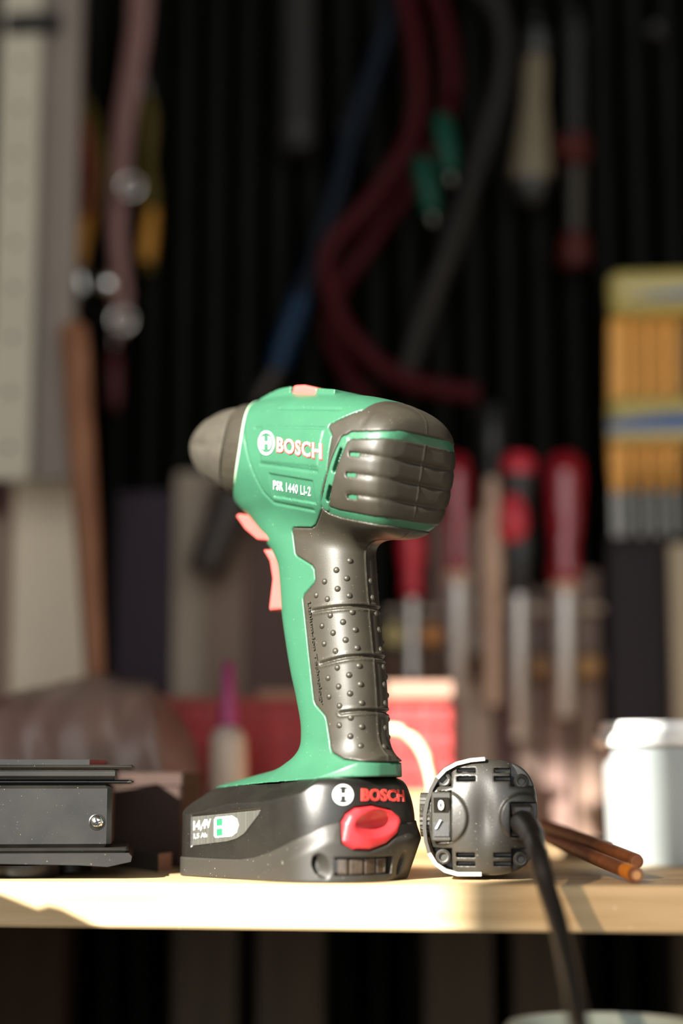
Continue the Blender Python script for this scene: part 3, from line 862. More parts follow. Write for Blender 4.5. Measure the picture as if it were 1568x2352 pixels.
# core behind the sunk corners: motor can
MB().lathe(T(0, -12, 0), (0, 1, 0), [(0, .0225), (.055, .0225)], 40).build('motor_can', M_dark, rt, angle=30)
for sx, sz in ((-17.2, 16.6), (-17.8, -17.3), (17.4, 15.8), (16.6, -18.2)):
    s1 = MB().lathe(T(sx, -12, sz), (0, -1, 0), [(0, .0034), (.006, .0034), (.0066, .0026), (.0064, .0018), (.0050, .0016)], 18).build('corner_screw', M_matte, rt, angle=35)
# rocker switch
sw = MB().box(T(-22.6, -1.2, -10.4), T(-13.8, -4.9, 11.2), .0006).build('switch_frame', M_tool, rt)
mb = MB()
mb.prism([(-8.2, -4.4), (8.8, -4.4), (8.8, 1.6), (1.0, -1.6), (-8.2, -.4)], T(-21.4, 0, 0), Vector((0, 0, .001)), Vector((0, -.001, 0)), (.0066, 0, 0))
rk = mb.build('rocker', M_gloss, sw)
def plain_text(body, o, ex, ez, m, name, parent, bold=.02):
    V, Fc = text_mesh(body, bold)
    o, ex, ez = Vector(o), Vector(ex), Vector(ez); nn = ex.cross(ez).normalized()
    return raw(name, [o + ex * a[0] + ez * a[1] + nn * (.0001 + .0002 * a[2]) for a in V], Fc, m, parent, False)
plain_text('0', T(-19.4, .35, 3.3), (.0026, 0, 0), (0, -.0015, .0044), M_white, 'switch_mark', rk, .04)
mb = MB(); mb.prism([(0, 0), (.9, .1), (2.9, 3.8), (2.1, 3.9)], T(-20.9, -.2, -4.9), Vector((.001, 0, 0)), Vector((0, 0, .001)), (0, -.0006, 0))
mb.build('switch_mark', M_white, rk)
# knurled wheel beside the switch
v, f = [], []
mb = MB()
wc = T(-25.0, -14, 1.0)
n = 56
prof = [(-.0032, .0088), (-.003, .0098), (.003, .0098), (.0032, .0088)]
vv = []
for t, r in prof:
    for k in range(n):
        w = 2 * math.pi * k / n; r2 = r - (.0006 if k % 2 else 0)
        vv.append(wc + Vector((t, math.cos(w) * r2, math.sin(w) * r2)))
ff = [(i * n + k, i * n + (k + 1) % n, (i + 1) * n + (k + 1) % n, (i + 1) * n + k) for i in range(3) for k in range(n)] + [tuple(range(n - 1, -1, -1)), tuple(range(3 * n, 4 * n))]
mb.add(vv, ff); mb.build('speed_wheel', M_tool, rt, angle=20)
# clear shoe wrapping round the side: a bent band
M_band = mat('dusty_lit_band', (.62, .57, .46), .35, var=.25, vscale=80, bump=.4, bscale=900, dust=.5, dscale=900, dustcol=(.85, .78, .62), spec=.6)  # dust, plus the light on top and bottom put into the pale colour
M_dband = mat('unlit_band', (.05, .045, .035), .3, spec=.7)  # dark copy of the same band for its unlit side
arc = [(1113, 1743), (1080, 1746), (1048, 1754), (1022, 1768), (1004, 1787), (990, 1812), (981, 1840), (975, 1870), (974, 1900), (977, 1932), (985, 1960), (1000, 1984), (1022, 2000), (1050, 2008), (1105, 2008)]
def band(idx, m, name):
    mb = MB(); v = []
    for k in idx:
        p, q0, q1 = Vector(arc[k]), Vector(arc[max(k - 1, 0)]), Vector(arc[min(k + 1, len(arc) - 1)])
        d = (q1 - q0).normalized(); nrm = Vector((-d.y, d.x)) * 4.2
        for sg, yy in ((1, .000), (-1, .000), (-1, .030), (1, .030)):
            w = P(p.x + nrm.x * sg, p.y + nrm.y * sg, v0 + .004); v.append((w.x, w.y + yy, max(w.z, BENCH_Z + .0001)))
    m_ = len(idx)
    f = [(i * 4 + k, i * 4 + (k + 1) % 4, i * 4 + 4 + (k + 1) % 4, i * 4 + 4 + k) for i in range(m_ - 1) for k in range(4)] + [(0, 1, 2, 3), tuple(4 * (m_ - 1) + k for k in (3, 2, 1, 0))]
    mb.add(v, f); return mb.build(name, m, rt, angle=40)
band(range(0, 5), M_band, 'clear_shoe'); band(range(4, 11), M_dband, 'shoe_side'); band(range(10, 15), M_band, 'clear_shoe')
# cord block and the cord over the bench edge
M_cord = mat('black_cord_rubber', (.012, .011, .010), .45, spec=.5)
MB().box(T(13.4, 1.6, -7.2), T(22.4, -8, 5.8), .0012).build('cord_block', M_tool, rt)
cp = [P(1196, 1890, v0 + .006), P(1206, 1893, .018), P(1221, 1915, .002), P(1236, 1965, -.021), P(1256, 2040, -.031), P(1278, 2110, -.044), P(1300, 2200, -.066), P(1318, 2290, -.088), P(1332, 2380, -.108), P(1350, 2500, -.150), P(1390, 2900, -.165)]
cp += [Vector((cp[-1].x + .02, -.17, .35)), Vector((cp[-1].x + .10, -.19, .006)), Vector((cp[-1].x + .5, -.22, .006))]
cd = MB().tube(cp, [.0042] * 3 + [.0040] * 11, 14, 8).build('cord', M_cord, rt, smooth=True)
mb = MB(); mb.tube([cp[0], cp[1], cp[2], cp[2].lerp(cp[3], .35)], [.0056, .0054, .0050, .0045], 16, 6)
mb.build('strain_relief', M_cord, rt, smooth=True)

# --- sticks of brown wood
M_stick = mat('brown_dowel', lin((.50, .30, .17)), .55, var=.25, vscale=60, vstretch=(.2, 2, 2), bump=.2)
M_cut = mat('fresh_cut_wood', lin((.80, .60, .40)), .7)
M_band2 = mat('orange_sleeve', lin((.85, .52, .16)), .5)
def stick_thing(pa, va, pb, vb, r, label, sleeve=None):
    a, b = P(*pa, va), P(*pb, vb)
    t = thing('wooden_stick', tuple(b), label, 'stick', 'brown sticks on the bench')
    mb = MB(); mb.tube([a, a.lerp(b, .35), a.lerp(b, .7), b - (b - a).normalized() * .001], [r * .9, r, r * .98, r], 16, 3); mb.build('shaft', M_stick, t, angle=40)
    d = (b - a).normalized()
    MB().lathe(b - d * .0012, d, [(0, r * .96), (.0016, r * .9), (.0018, r * .62)], 16).build('cut_end', M_stick, t, angle=40)
    MB().lathe(b - d * .0006, d, [(0, r * .6), (.0014, r * .58)], 14).build('core', M_cut if sleeve else M_stick, t)
    if sleeve:
        MB().lathe(b - d * (sleeve + .003), d, [(0, r * 1.02), (.0008, r * 1.06), (sleeve, r * 1.06), (sleeve + .0008, r)], 18).build('sleeve', M_band2, t, angle=30)
    return t
stick_thing((1258, 1925), .150, (1461, 2010), .012, .0033, 'nearest brown stick, with an orange sleeve and pale cut end on the bench edge', .012)
stick_thing((1250, 1895), .155, (1462, 1979), .042, .0034, 'brown stick lying behind the orange-sleeved one, dark round end')
stick_thing((1262, 1906), .20, (1398, 1948), .085, .0030, 'short brown stick farthest back of the bundle beside the tool cord')

# --- white tub with lid, right edge
M_tub = mat('translucent_white_plastic', (.50, .56, .57), .35, trans=.4, bump=.04, bscale=40)
M_lid = mat('white_lid_plastic', (.86, .86, .83), .3)
v0 = .20
tc0 = P(1558, 1950, v0); tc0.z = BENCH_Z
rad = (1558 - 1398) * mpp(v0); H_ = ZB(1656, v0 - rad * .6, 1450) - BENCH_Z
hl = ZB(1712, v0 - rad * .8, 1450) - BENCH_Z
tub = thing('plastic_tub', tuple(tc0), 'white translucent plastic tub with a white rimmed lid, by the right edge', 'tub')
MB().lathe(tc0, (0, 0, 1), [(0, rad * .93), (.001, rad * .955), (.004, rad * .965), (hl, rad)], 64).build('tub_body', M_tub, tub, angle=30)
MB().lathe(tc0, (0, 0, 1), [(hl - .001, rad * 1.0), (hl, rad * 1.10), (hl + .003, rad * 1.12), (hl + .006, rad * 1.09), (hl + .007, rad * 1.03), (H_ - .002, rad * 1.02), (H_, rad * .99), (H_ - .001, rad * .93), (H_ - .005, rad * .92)], 64).build('lid', M_lid, tub, angle=35)
# small grey lump of metal behind the sticks
M_grey = mat('dull_grey_metal', (.30, .28, .25), .45, metal=.6, var=.2)
gp = thing('pipe_fitting', (DX(1335, .24), .24, BENCH_Z), 'short grey metal pipe fitting lying behind the brown sticks', 'fitting')
rr = 23 * mpp(.24)
MB().lathe((DX(1290, .24), .26, BENCH_Z + rr), (1, 0, 0), [(0, rr * .7), (0, rr), (.012, rr), (.013, rr * .86), (.026, rr * .86), (.027, rr), (.036, rr), (.036, rr * .7), (0, rr * .7)], 28).build('fitting_body', M_grey, gp, angle=30)

# --- glass-like jar rim in front of the bench, on a stool
M_jar = mat('pale_green_plastic', (.62, .72, .64), .25, trans=.35)
jc = P(1388, 2330, -.06)
jr = .037
jz = P(1388, 2324, -.06 + jr).z
jar = thing('round_jar', (jc.x, -.06, jz - .11), 'pale green plastic jar whose rim shows below the bench at the bottom right', 'jar')
MB().lathe((jc.x, -.06, jz - .11), (0, 0, 1), [(0, jr * .9), (.003, jr), (.095, jr), (.100, jr * 1.03), (.108, jr * 1.03), (.110, jr * 1.0), (.109, jr * .95), (.10, jr * .93), (.006, jr * .92), (.005, 0.001)], 56).build('jar_body', M_jar, jar, angle=40)
st = thing('stool', (jc.x, -.06, 0), 'small wooden stool under the jar, below the picture', 'stool')
sz = jz - .11
MB().lathe((jc.x, -.06, sz - .03), (0, 0, 1), [(0, .066), (.003, .069), (.027, .069), (.03, .066)], 40).build('seat', M_bleg, st, angle=30)
for k in range(4):
    a = R(45 + 90 * k)
    MB().tube([(jc.x + .048 * math.cos(a), -.06 + .048 * math.sin(a), sz - .03), (jc.x + .048 * math.cos(a), -.06 + .048 * math.sin(a), 0)], .010, 10, 1).build('leg', M_bleg, st)

# ================================================================== BACK OF THE BENCH AND THE WALL
def vl(mb, pxc, prof, v, n=24, dx=0):
    """upright turned shape: prof = (pixel row, half width in pixels) top to bottom at depth v; dx leans the foot sideways"""
    m_ = mpp(v); y0, y1 = prof[0][0], prof[-1][0]; vv = []
    for y, hw in prof:
        c = P(pxc + dx * (y - y0) / (y1 - y0), y, v); r = max(hw * m_, 1e-5)
        vv += [(c.x + r * math.cos(2 * math.pi * k / n), v + r * math.sin(2 * math.pi * k / n), c.z) for k in range(n)]
    m2 = len(prof)
    ff = [(i * n + k, i * n + (k + 1) % n, (i + 1) * n + (k + 1) % n, (i + 1) * n + k) for i in range(m2 - 1) for k in range(n)]
    ff += [tuple(range(n - 1, -1, -1)), tuple(range((m2 - 1) * n, m2 * n))]
    mb.add(vv, ff); return mb
def ptube(pts, v, r, n=12, samples=8, **k):
    """tube through pixels at depth v (or per-point depth), radius in pixels"""
    vs = v if hasattr(v, '__len__') else [v] * len(pts)
    rs = r if hasattr(r, '__len__') else [r] * len(pts)
    return MB().tube([P(x, y, d) for (x, y), d in zip(pts, vs)], [q * mpp(d) for q, d in zip(rs, vs)], n, samples, **k)
def pbox(x0, y0, x1, y1, v, depth, bev=.001):
    """box whose front face at depth v spans the pixel rectangle"""
    a, b = P(x0, y0, v), P(x1, y1, v)
    return MB().box((a.x, v, b.z), (b.x, v + depth, a.z), bev)
M_nail = mat('nail_steel', (.03, .028, .025), .5)
M_coil = mat('spring_steel', (.20, .19, .17), .4, metal=.8)
def nail(px, py, parent, v0=.40):
    p = P(px, py, V_WALL)
    MB().lathe((p.x, V_WALL, p.z), (0, -1, 0), [(0, .0017), (V_WALL - v0, .0017), (V_WALL - v0, .0028), (V_WALL - v0 + .0015, .0022)], 10).build('nail', M_nail, parent)

# --- perforated steel upright, far left
M_up = mat('grey_galvanised_steel', lin((.80, .76, .67)), .5, metal=.0, var=.06, vscale=12, spec=.5)
M_up2 = mat('shaded_steel_side', lin((.56, .51, .46)), .5, var=.06, vscale=12)  # same steel, shade of the receding side put into a darker colour
v0 = .36
up = thing('perforated_upright', (DX(20, v0), v0, ZB(1085, v0)), 'grey perforated steel upright hanging at the far left, with a ribbed side', 'shelf upright')
def perforated(x0, x1, z0, z1, y, th, holes, r):
    mb = MB(); n = 16; cx = (x0 + x1) / 2
    zs = [z0] + [(a + b) / 2 for a, b in zip(holes, holes[1:])] + [z1]
    for i, hz in enumerate(holes):
        a, b = zs[i], zs[i + 1]; inn, outr = [], []
        for k in range(n):
            w = 2 * math.pi * k / n; c, s = math.cos(w), math.sin(w)
            inn.append((cx + r * c, hz + r * s))
            t = min(((x1 - cx) / abs(c)) if abs(c) > 1e-6 else 9, ((b - hz if s > 0 else hz - a) / abs(s)) if abs(s) > 1e-6 else 9)
            outr.append((cx + t * c, hz + t * s))
        corners = [(x1, b), (x0, b), (x0, a), (x1, a)]
        for yy, fl in ((y, 0), (y + th, 1)):
            v = [(p[0], yy, p[1]) for p in inn + outr] + [(p[0], yy, p[1]) for p in corners]
            f = [(k, (k + 1) % n, n + (k + 1) % n, n + k) for k in range(n)]
            for q, (qx, qz) in enumerate(corners):
                best = [k for k in range(n) if (outr[k][0] - cx) * (qx - cx) >= 0 and (outr[(k + 1) % n][0] - cx) * (qx - cx) >= -1e-9 and (outr[k][1] - hz) * (qz - hz) >= -1e-9 and (outr[(k + 1) % n][1] - hz) * (qz - hz) >= -1e-9]
                for k in best:
                    p, p2 = outr[k], outr[(k + 1) % n]
                    if abs(p[0] - p2[0]) > 1e-6 and abs(p[1] - p2[1]) > 1e-6: f.append((n + k, n + (k + 1) % n, 2 * n + q))
            mb.add(v, f)
        v = [(p[0], y, p[1]) for p in inn] + [(p[0], y + th, p[1]) for p in inn]
        mb.add(v, [(k, n + k, n + (k + 1) % n, (k + 1) % n) for k in range(n)])
    for q in ((x0, x0 + .0002), (x1 - .0002, x1)): mb.box((q[0], y, z0), (q[1], y + th, z1))
    return mb
hol = sorted([ZB(y, v0) for y in (1010, 880, 752, 635, 530, 410, 320, 215, 110, 0, -110)])
zlo, zhi = ZB(1085, v0), ZB(-160, v0)
perforated(DX(-52, v0), DX(44, v0), zlo, zhi, v0, .002, hol, 9 * mpp(v0)).build('face_plate', M_up, up)
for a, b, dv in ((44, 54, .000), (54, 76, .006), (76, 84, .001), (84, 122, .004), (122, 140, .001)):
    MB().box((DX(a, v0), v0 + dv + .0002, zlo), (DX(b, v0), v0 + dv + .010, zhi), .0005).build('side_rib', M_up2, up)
M_brk = mat('dark_bracket', (.02, .018, .016), .5)
pbox(10, 28, 132, 66, v0 - .006, .012, .002).build('bracket', M_brk, up)
pbox(20, 20, 60, 70, v0 + .012, V_WALL - v0 - .012, .001).build('arm', M_brk, up)
pbox(20, 900, 60, 930, v0 + .012, V_WALL - v0 - .012, .001).build('arm', M_brk, up)

# --- boards behind the bench
def board(px, name, label, c, v=.44, depth=.014, yb=None, cat='board', group=None, var=.10):
    x0, y0, x1 = px
    m_ = mat('paint_%s_%d' % (name, len(MATS)), lin(c), .75, var=var, vscale=14, vstretch=(1, 1, .3))
    a, b = P(x0, y0, v), P(x1, y0, v)
    o = MB().box((a.x, v, BENCH_Z), (b.x, v + depth, a.z), .001).build(name, m_)
    return tag(o, label, cat, group)
board((33, 1088, 205), 'white_board', 'off-white board standing behind the hammer handle', (.88, .82, .72), .425, .012)
board((6, 1088, 32), 'reddish_lath', 'narrow reddish brown lath at the far left, beside the off-white board', (.50, .36, .32), .428, .02)
board((-140, 1190, 4), 'pale_board', 'pale board end cut by the left edge of the picture', (.62, .58, .50), .43, .012)
board((268, 1130, 404), 'dark_purple_board', 'dark purple board between hammer handle and brown board', (.16, .11, .15), .44, .012)
board((402, 1085, 472), 'light_edged_batten', 'pale batten along the left edge of the brown board', (.60, .54, .47), .432, .016)
board((473, 1075, 566), 'brown_board', 'grey-brown board behind the drill trigger', (.50, .42, .36), .436, .014)
board((567, 1080, 720), 'dark_brown_board', 'darker brown board behind the drill handle', (.36, .27, .24), .438, .014)
board((1392, 1230, 1534), 'black_purple_board', 'almost black purple board between the tool rack and the pale right-hand board', (.11, .07, .09), .445, .012)
board((1536, 1248, 1720), 'beige_board', 'beige board standing by the right edge above the white tub', (.70, .64, .54), .43, .014)

# --- tool rack with boards of different tones
rk = thing('tool_rack', (DX(1140, .45), .455, BENCH_Z), 'beige and mauve board rack carrying the red screwdrivers', 'tool rack')
def rpart(x0, y0, x1, y1, c, v, dep, name):
    m_ = mat('rack_%d' % len(MATS), lin(c), .7, var=.08, vscale=20, vstretch=(1, 1, .3))
    a, b = P(x0, y0, v), P(x1, y1, v)
    return MB().box((a.x, v, max(b.z, BENCH_Z)), (b.x, v + dep, a.z), .0008).build(name, m_, rk)
for x0, x1, y0, c in ((880, 990, 1400, (.46, .42, .36)), (991, 1038, 1185, (.62, .50, .46)), (1039, 1136, 1185, (.72, .64, .58)), (1137, 1182, 1330, (.42, .32, .33)), (1183, 1236, 1350, (.58, .50, .46)), (1237, 1312, 1350, (.52, .42, .39)), (1313, 1388, 1310, (.48, .39, .34))):
    rpart(x0, y0, x1, 1990, c, .452, .012, 'slat')
rpart(880, 1500, 1386, 1556, (.36, .25, .17), .440, .0118, 'rail')
rpart(890, 1396, 1386, 1404, (.72, .64, .56), .440, .0118, 'thin_rail')
for x, c in ((905, (.75, .68, .45)), (990, (.75, .50, .25)), (1240, (.5, .36, .2)), (1350, (.62, .46, .26))):
    p = P(x, 1460 if x < 1000 else 1530, .432)
    m_ = mat('knob_%d' % x, lin(c), .5)
    MB().lathe((p.x, .440, p.z), (0, -1, 0), [(0, .004), (.004, .004), (.006, .0075), (.011, .0078), (.014, .0045)], 18).build('knob', m_, rk, angle=40)

# --- screwdrivers in the rack
M_rclear = mat('clear_red_handle', (.34, .010, .022), .10, trans=.2, coat=.5)
M_rsoft = mat('red_handle', (.62, .03, .05), .35)
M_bsoft = mat('black_handle', (.018, .018, .017), .4)
M_shaft = mat('satin_steel_shaft', (.62, .58, .54), .42, metal=.75)
M_beige = mat('beige_handle', lin((.82, .68, .58)), .4)
VS = .43
def screwdriver(name, pxc, handle, shaft, hm, label, v=VS, dx=0, collar=None, cat='screwdriver'):
    p = P(pxc, handle[-1][0], v)
    t = thing(name, (p.x, v, p.z), label, cat, 'screwdrivers in the rack')
    vl(MB(), pxc, handle, v).build('handle', hm, t, angle=50)
    if collar: vl(MB(), pxc, collar[0], v).build('collar', collar[1], t, angle=40)
    if shaft: vl(MB(), pxc, shaft, v, 16).build('shaft', M_shaft, t, angle=40)
    return t
bulb = lambda y0, y1, w: [(y0, w * .25), (y0 + 6, w * .62), (y0 + 22, w * .92), (y0 + 60, w), (y0 + (y1 - y0) * .55, w * .86), (y0 + (y1 - y0) * .75, w * .66), (y0 + (y1 - y0) * .9, w * .82), (y1 - 8, w * .7), (y1, w * .45)]
screwdriver('screwdriver', 1295, bulb(1038, 1345, 47), [(1362, 23), (1640, 23), (1646, 20)], M_rclear, 'screwdriver with a shiny clear red handle, right end of the rack', collar=([(1330, 22), (1336, 30), (1358, 30), (1364, 20)], M_beige))
t = screwdriver('screwdriver', 1190, [(1040, 14), (1046, 30), (1060, 38), (1090, 38)], [(1366, 19), (1690, 19), (1696, 16)], M_rsoft, 'screwdriver with a red and black banded handle, second from the right end', collar=([(1090, 38), (1120, 36), (1150, 31), (1220, 33), (1260, 38), (1300, 30), (1345, 27), (1366, 18)], M_bsoft))
c = P(1180, 1180, VS)
mb = MB(); vl(mb, 1178, [(1130, 8), (1140, 22), (1175, 33), (1210, 36), (1240, 30), (1255, 10)], VS - .004).build('grip_insert', M_rsoft, t, angle=60)
screwdriver('screwdriver', 1130, [(928, 14), (936, 22), (1040, 23), (1056, 16), (1100, 15)], None, M_bsoft, 'screwdriver with a slim dark upper handle and a beige grip', v=.432, collar=([(1100, 15), (1160, 19), (1175, 25), (1330, 26), (1350, 20), (1620, 18)], M_beige))
screwdriver('screwdriver', 1048, bulb(1042, 1325, 34), [(1340, 22), (1600, 22), (1606, 18)], M_rclear, 'screwdriver with a clear red handle just right of the drill motor', collar=([(1310, 20), (1316, 27), (1336, 27), (1342, 20)], M_beige))
screwdriver('screwdriver', 945, bulb(1200, 1375, 30), [(1375, 14), (1560, 14)], M_rsoft, 'screwdriver with a plain red handle partly behind the drill motor')

# --- orange-handled chisels in a yellow and blue holder
M_or = mat('orange_handle', lin((.96, .70, .34)), .45, var=.05)
M_yel = mat('yellow_card', lin((.74, .67, .36)), .55)
M_ylight = mat('pale_yellow_card', lin((.80, .76, .58)), .55)
M_blue = mat('blue_card', lin((.10, .33, .58)), .5)
VC = .42
M_blade = mat('dark_steel_blade', (.16, .15, .13), .4, metal=.8)
hd = thing('chisel_holder', (DX(1500, VC), VC + .02, ZB(1010, VC)), 'yellow and blue banded holder on the wall, right edge', 'tool holder')
pbox(1398, 622, 1680, 716, VC - .010, .028, .004).build('upper_band', M_yel, hd)
pbox(1396, 912, 1680, 1010, VC - .010, .028, .004).build('lower_band', M_yel, hd)
pbox(1420, 700, 1680, 1000, VC + .0185, .006, .001).build('back_card', mat('holder_card', (.05, .04, .02), .7), hd)
pbox(1440, 640, 1480, 690, VC + .018, V_WALL - VC - .018, .001).build('hanger', M_brk, hd)
def swoosh(pts, m, name):
    v = VC - .0104
    mb = MB(); q = [P(x, y, v) for x, y in pts]
    mb.prism([(p.x, p.z) for p in q], (0, v, 0), (1, 0, 0), (0, 0, 1), (0, .0008, 0)); mb.build(name, m, hd)
swoosh([(1416, 652), (1680, 645), (1680, 664), (1440, 668)], M_ylight, 'pale_stripe')
swoosh([(1432, 690), (1500, 676), (1580, 666), (1680, 660), (1680, 684), (1560, 684)], M_blue, 'blue_stripe')
swoosh([(1398, 988), (1398, 966), (1450, 958), (1540, 948), (1680, 944), (1680, 982)], M_blue, 'blue_stripe')
swoosh([(1398, 990), (1680, 984), (1680, 1000), (1398, 1004)], M_ylight, 'pale_stripe')
def chisel(px, label):
    p = P(px, 1125, VC)
    t = thing('chisel', (p.x, VC + .004, p.z), label, 'chisel', 'orange chisels in the holder')
    v = VC + .004
    vl(MB(), px, [(728, 10), (735, 14), (760, 15.5), (1030, 15.5), (1070, 14), (1105, 10), (1130, 7)], v, 16).build('handle', M_or, t, angle=40)
    a, b = P(px - 9, 1118, v - .001), P(px + 10, 1232, v - .001)
    MB().box((a.x, v - .001, b.z), (b.x, v + .001, a.z), .0003).build('blade', M_blade, t)
    return t
names = ['first orange chisel from the left in the holder', 'second orange chisel from the left in the holder', 'third orange chisel from the left in the holder', 'fourth orange chisel from the left in the holder', 'fifth orange chisel, at the picture edge']
first = None
for i, px in enumerate((1412, 1447, 1487, 1527, 1566)):
    if first is None: first = chisel(px, names[0])
    else:
        copy_tree(first, (DX(px, VC + .004), VC + .004, first.location.z), names[i])

# --- hammer handle standing up
M_hick = wood('hickory_handle', lin((.52, .34, .24)), lin((.64, .44, .32)), 2, rough=.5)
hm = thing('hammer', tuple(P(222, 1900, .30)), 'hammer standing upside down on its head, long brown wooden handle upwards', 'hammer')
pts = [(167, 752), (168, 762), (174, 830), (180, 940), (190, 1080), (200, 1220), (208, 1380), (218, 1560), (226, 1760), (232, 1880)]
dv = [.349, .349, .346, .341, .334, .328, .320, .311, .303, .298]
ptube(pts, dv, [26, 36, 37, 35, 33, 31, 27, 24, 23, 22], 18, 6, flat=.75).build('handle', M_hick, hm, angle=50)
h0 = P(234, 1890, .298)
MB().lathe((h0.x - .05, h0.y, BENCH_Z + .0115), (1, 0, 0), [(0, .009), (.002, .0115), (.02, .0115), (.026, .009), (.06, .009), (.085, .006), (.1, .003)], 20).build('head', M_black, hm, angle=30)
# rubber-gripped mallet hanging behind the chuck
M_grip = mat('dark_brown_grip', (.030, .022, .016), .5)
ml = thing('rubber_mallet', tuple(P(500, 1230, .40)), 'dark brown mallet head hanging slantwise behind the drill chuck', 'mallet')
ptube([(552, 1105), (545, 1120), (520, 1190), (478, 1296), (468, 1322)], [.408] * 5, [38, 50, 48, 44, 34], 22, 4).build('head', M_grip, ml, angle=40)
ptube([(520, 1190), (620, 1150), (700, 1118)], [.408, .410, .412], 16, 12, 4).build('handle', M_hick, ml, smooth=True)
nail(640, 1160, ml, .424)

# --- pliers and the rest of the tools at the upper left
M_oliv = mat('olive_yellow_grip', lin((.33, .28, .09)), .55, spec=.25)
M_ochre = mat('ochre_grip', lin((.72, .50, .18)), .5, spec=.3)
M_dred = mat('dark_red_grip', lin((.46, .10, .07)), .5, spec=.3)
M_pink = mat('pinkish_brown_strap', lin((.52, .37, .34)), .55)
M_maroon = mat('maroon_grip', lin((.30, .05, .05)), .5)
VT = .435
pk = thing('pliers', tuple(P(190, 420, VT)), 'pliers with curved olive yellow and red grips, hanging beside the steel upright', 'pliers')
ptube([(150, 165), (172, 205), (205, 270), (225, 330), (232, 390), (222, 450), (204, 505)], VT, [12, 17, 19, 18, 17, 16, 14], 14).build('yellow_grip', M_oliv, pk, smooth=True)
ptube([(162, 215), (176, 262), (192, 320), (200, 370), (206, 420), (196, 500)], VT - .014, [10, 17, 18, 15, 12, 10], 14).build('red_grip', M_dred, pk, smooth=True)
ptube([(204, 480), (186, 530), (178, 580), (180, 618)], VT - .004, [13, 25, 23, 13], 16).build('ochre_grip', M_ochre, pk, smooth=True)
ptube([(181, 612), (184, 640), (192, 672)], VT - .004, [14, 17, 8], 14).build('jaw', M_chrome, pk, smooth=True)
nail(160, 178, pk, VT - .012)
st = thing('strap', tuple(P(290, 400, VT)), 'pinkish brown strap with steel rings hanging left of the dark pipe', 'strap')
ptube([(322, -30), (318, 60), (306, 150), (288, 260), (280, 340), (274, 430), (268, 520), (274, 600), (278, 680), (274, 740), (272, 775)], VT - .006, [28, 27, 27, 26, 23, 22, 22, 20, 24, 22, 14], 14, flat=.35).build('webbing', M_pink, st, smooth=True)
nail(322, -20, st, VT - .012)
for cx, cy, r in ((300, 428, 24), (280, 735, 26)):
    c = P(cx, cy, VT - .022); q = r * mpp(VT)
    MB().tube([c + Vector((q * math.cos(a), 0, q * math.sin(a))) for a in [2 * math.pi * k / 20 for k in range(21)]], .0016, 8, 1).build('ring', M_chrome, st, smooth=True)
c = P(247, 655, VT - .022)
MB().lathe(c + Vector((0, .004, 0)), (0, -1, 0), [(0, .004), (.001, .006), (.003, .0072), (.006, .0078), (.009, .0072), (.011, .006), (.0128, .003)], 20).build('rivet', M_chrome, st, angle=40)
MB().tube([c + Vector((0, .004, 0)), P(270, 650, VT - .010)], .003, 8, 1).build('rivet_stem', M_chrome, st)
pk2 = thing('pliers', tuple(P(345, 500, VT)), 'pliers with dull ochre grips hanging just right of the pinkish strap', 'pliers')
ptube([(332, 210), (342, 260), (345, 300), (340, 380), (345, 430), (348, 520), (340, 585), (344, 625)], VT + .014, [10, 17, 16, 12, 17, 19, 20, 10], 14).build('ochre_grip', M_oliv, pk2, smooth=True)
ptube([(350, 480), (340, 560), (338, 600)], VT + .004, [12, 19, 14], 14).build('grip_end', M_ochre, pk2, smooth=True)
ptube([(318, 150), (332, 200), (338, 240)], VT + .014, [9, 12, 11], 12).build('jaw', M_chrome, pk2, smooth=True)
nail(340, 245, pk2, VT + .004)
fl = thing('maroon_file', tuple(P(265, 860, VT)), 'maroon-handled tool hanging below the pinkish strap', 'tool')
vl(MB(), 263, [(800, 8), (806, 14), (860, 18), (920, 16), (940, 8)], VT + .014).build('handle', M_maroon, fl, angle=50)
vl(MB(), 263, [(740, 4), (802, 4)], VT + .014, 10).build('shaft', M_shaft, fl)
nail(263, 745, fl, VT + .010)

# --- pipe, hoses, cable
M_pipe = mat('grey_plastic_pipe', (.020, .019, .016), .6, spec=.25)
pp = thing('plastic_pipe', tuple(P(686, 180, VT)), 'dull dark grey pipe hanging straight down at the top, left of the red hoses', 'pipe')
vl(MB(), 686, [(-60, 42), (330, 42), (348, 38), (358, 24)], VT + .008).build('tube', M_pipe, pp, angle=40)
vl(MB(), 686, [(300, 43.5), (322, 43.5)], VT + .008).build('band', M_brk, pp, angle=30)
M_bcab = mat('blue_hose', (.003, .024, .062), .5, spec=.25)
M_bcab2 = mat('dark_blue_hose', (.003, .007, .014), .6, spec=.2)
bc = thing('blue_hose', tuple(P(770, 480, VT)), 'thin dark blue hose slanting down from the red hoses to the left', 'hose')
ptube([(905, -30), (893, 50), (850, 180), (806, 310), (778, 420), (750, 520), (712, 630), (690, 690)], VT, 23, 14).build('hose', M_bcab2, bc, smooth=True)
ptube([(694, 680), (672, 740), (650, 800), (636, 850)], VT, [24, 25, 25, 22], 14).build('bright_end', M_bcab, bc, smooth=True)
ptube([(636, 846), (610, 890), (590, 930)], VT, [16, 15, 12], 12).build('ferrule', M_grip, bc, smooth=True)
nail(800, 322, bc, VT + .006)
M_rh = mat('dark_red_hose', (.050, .0040, .0055), .55, spec=.12)
h1 = thing('red_hose', tuple(P(940, 300, VT)), 'dark red hose looping down from the top and crossing itself behind the drill', 'hose')
ptube([(918, -40), (940, 40), (955, 140), (958, 240), (940, 320), (895, 400), (835, 480), (765, 555), (748, 600), (755, 660), (785, 740), (850, 820), (925, 870), (1010, 892), (1100, 905)], VT - .02, 22, 14).build('hose', M_rh, h1, smooth=True)
nail(955, 130, h1, VT - .016)
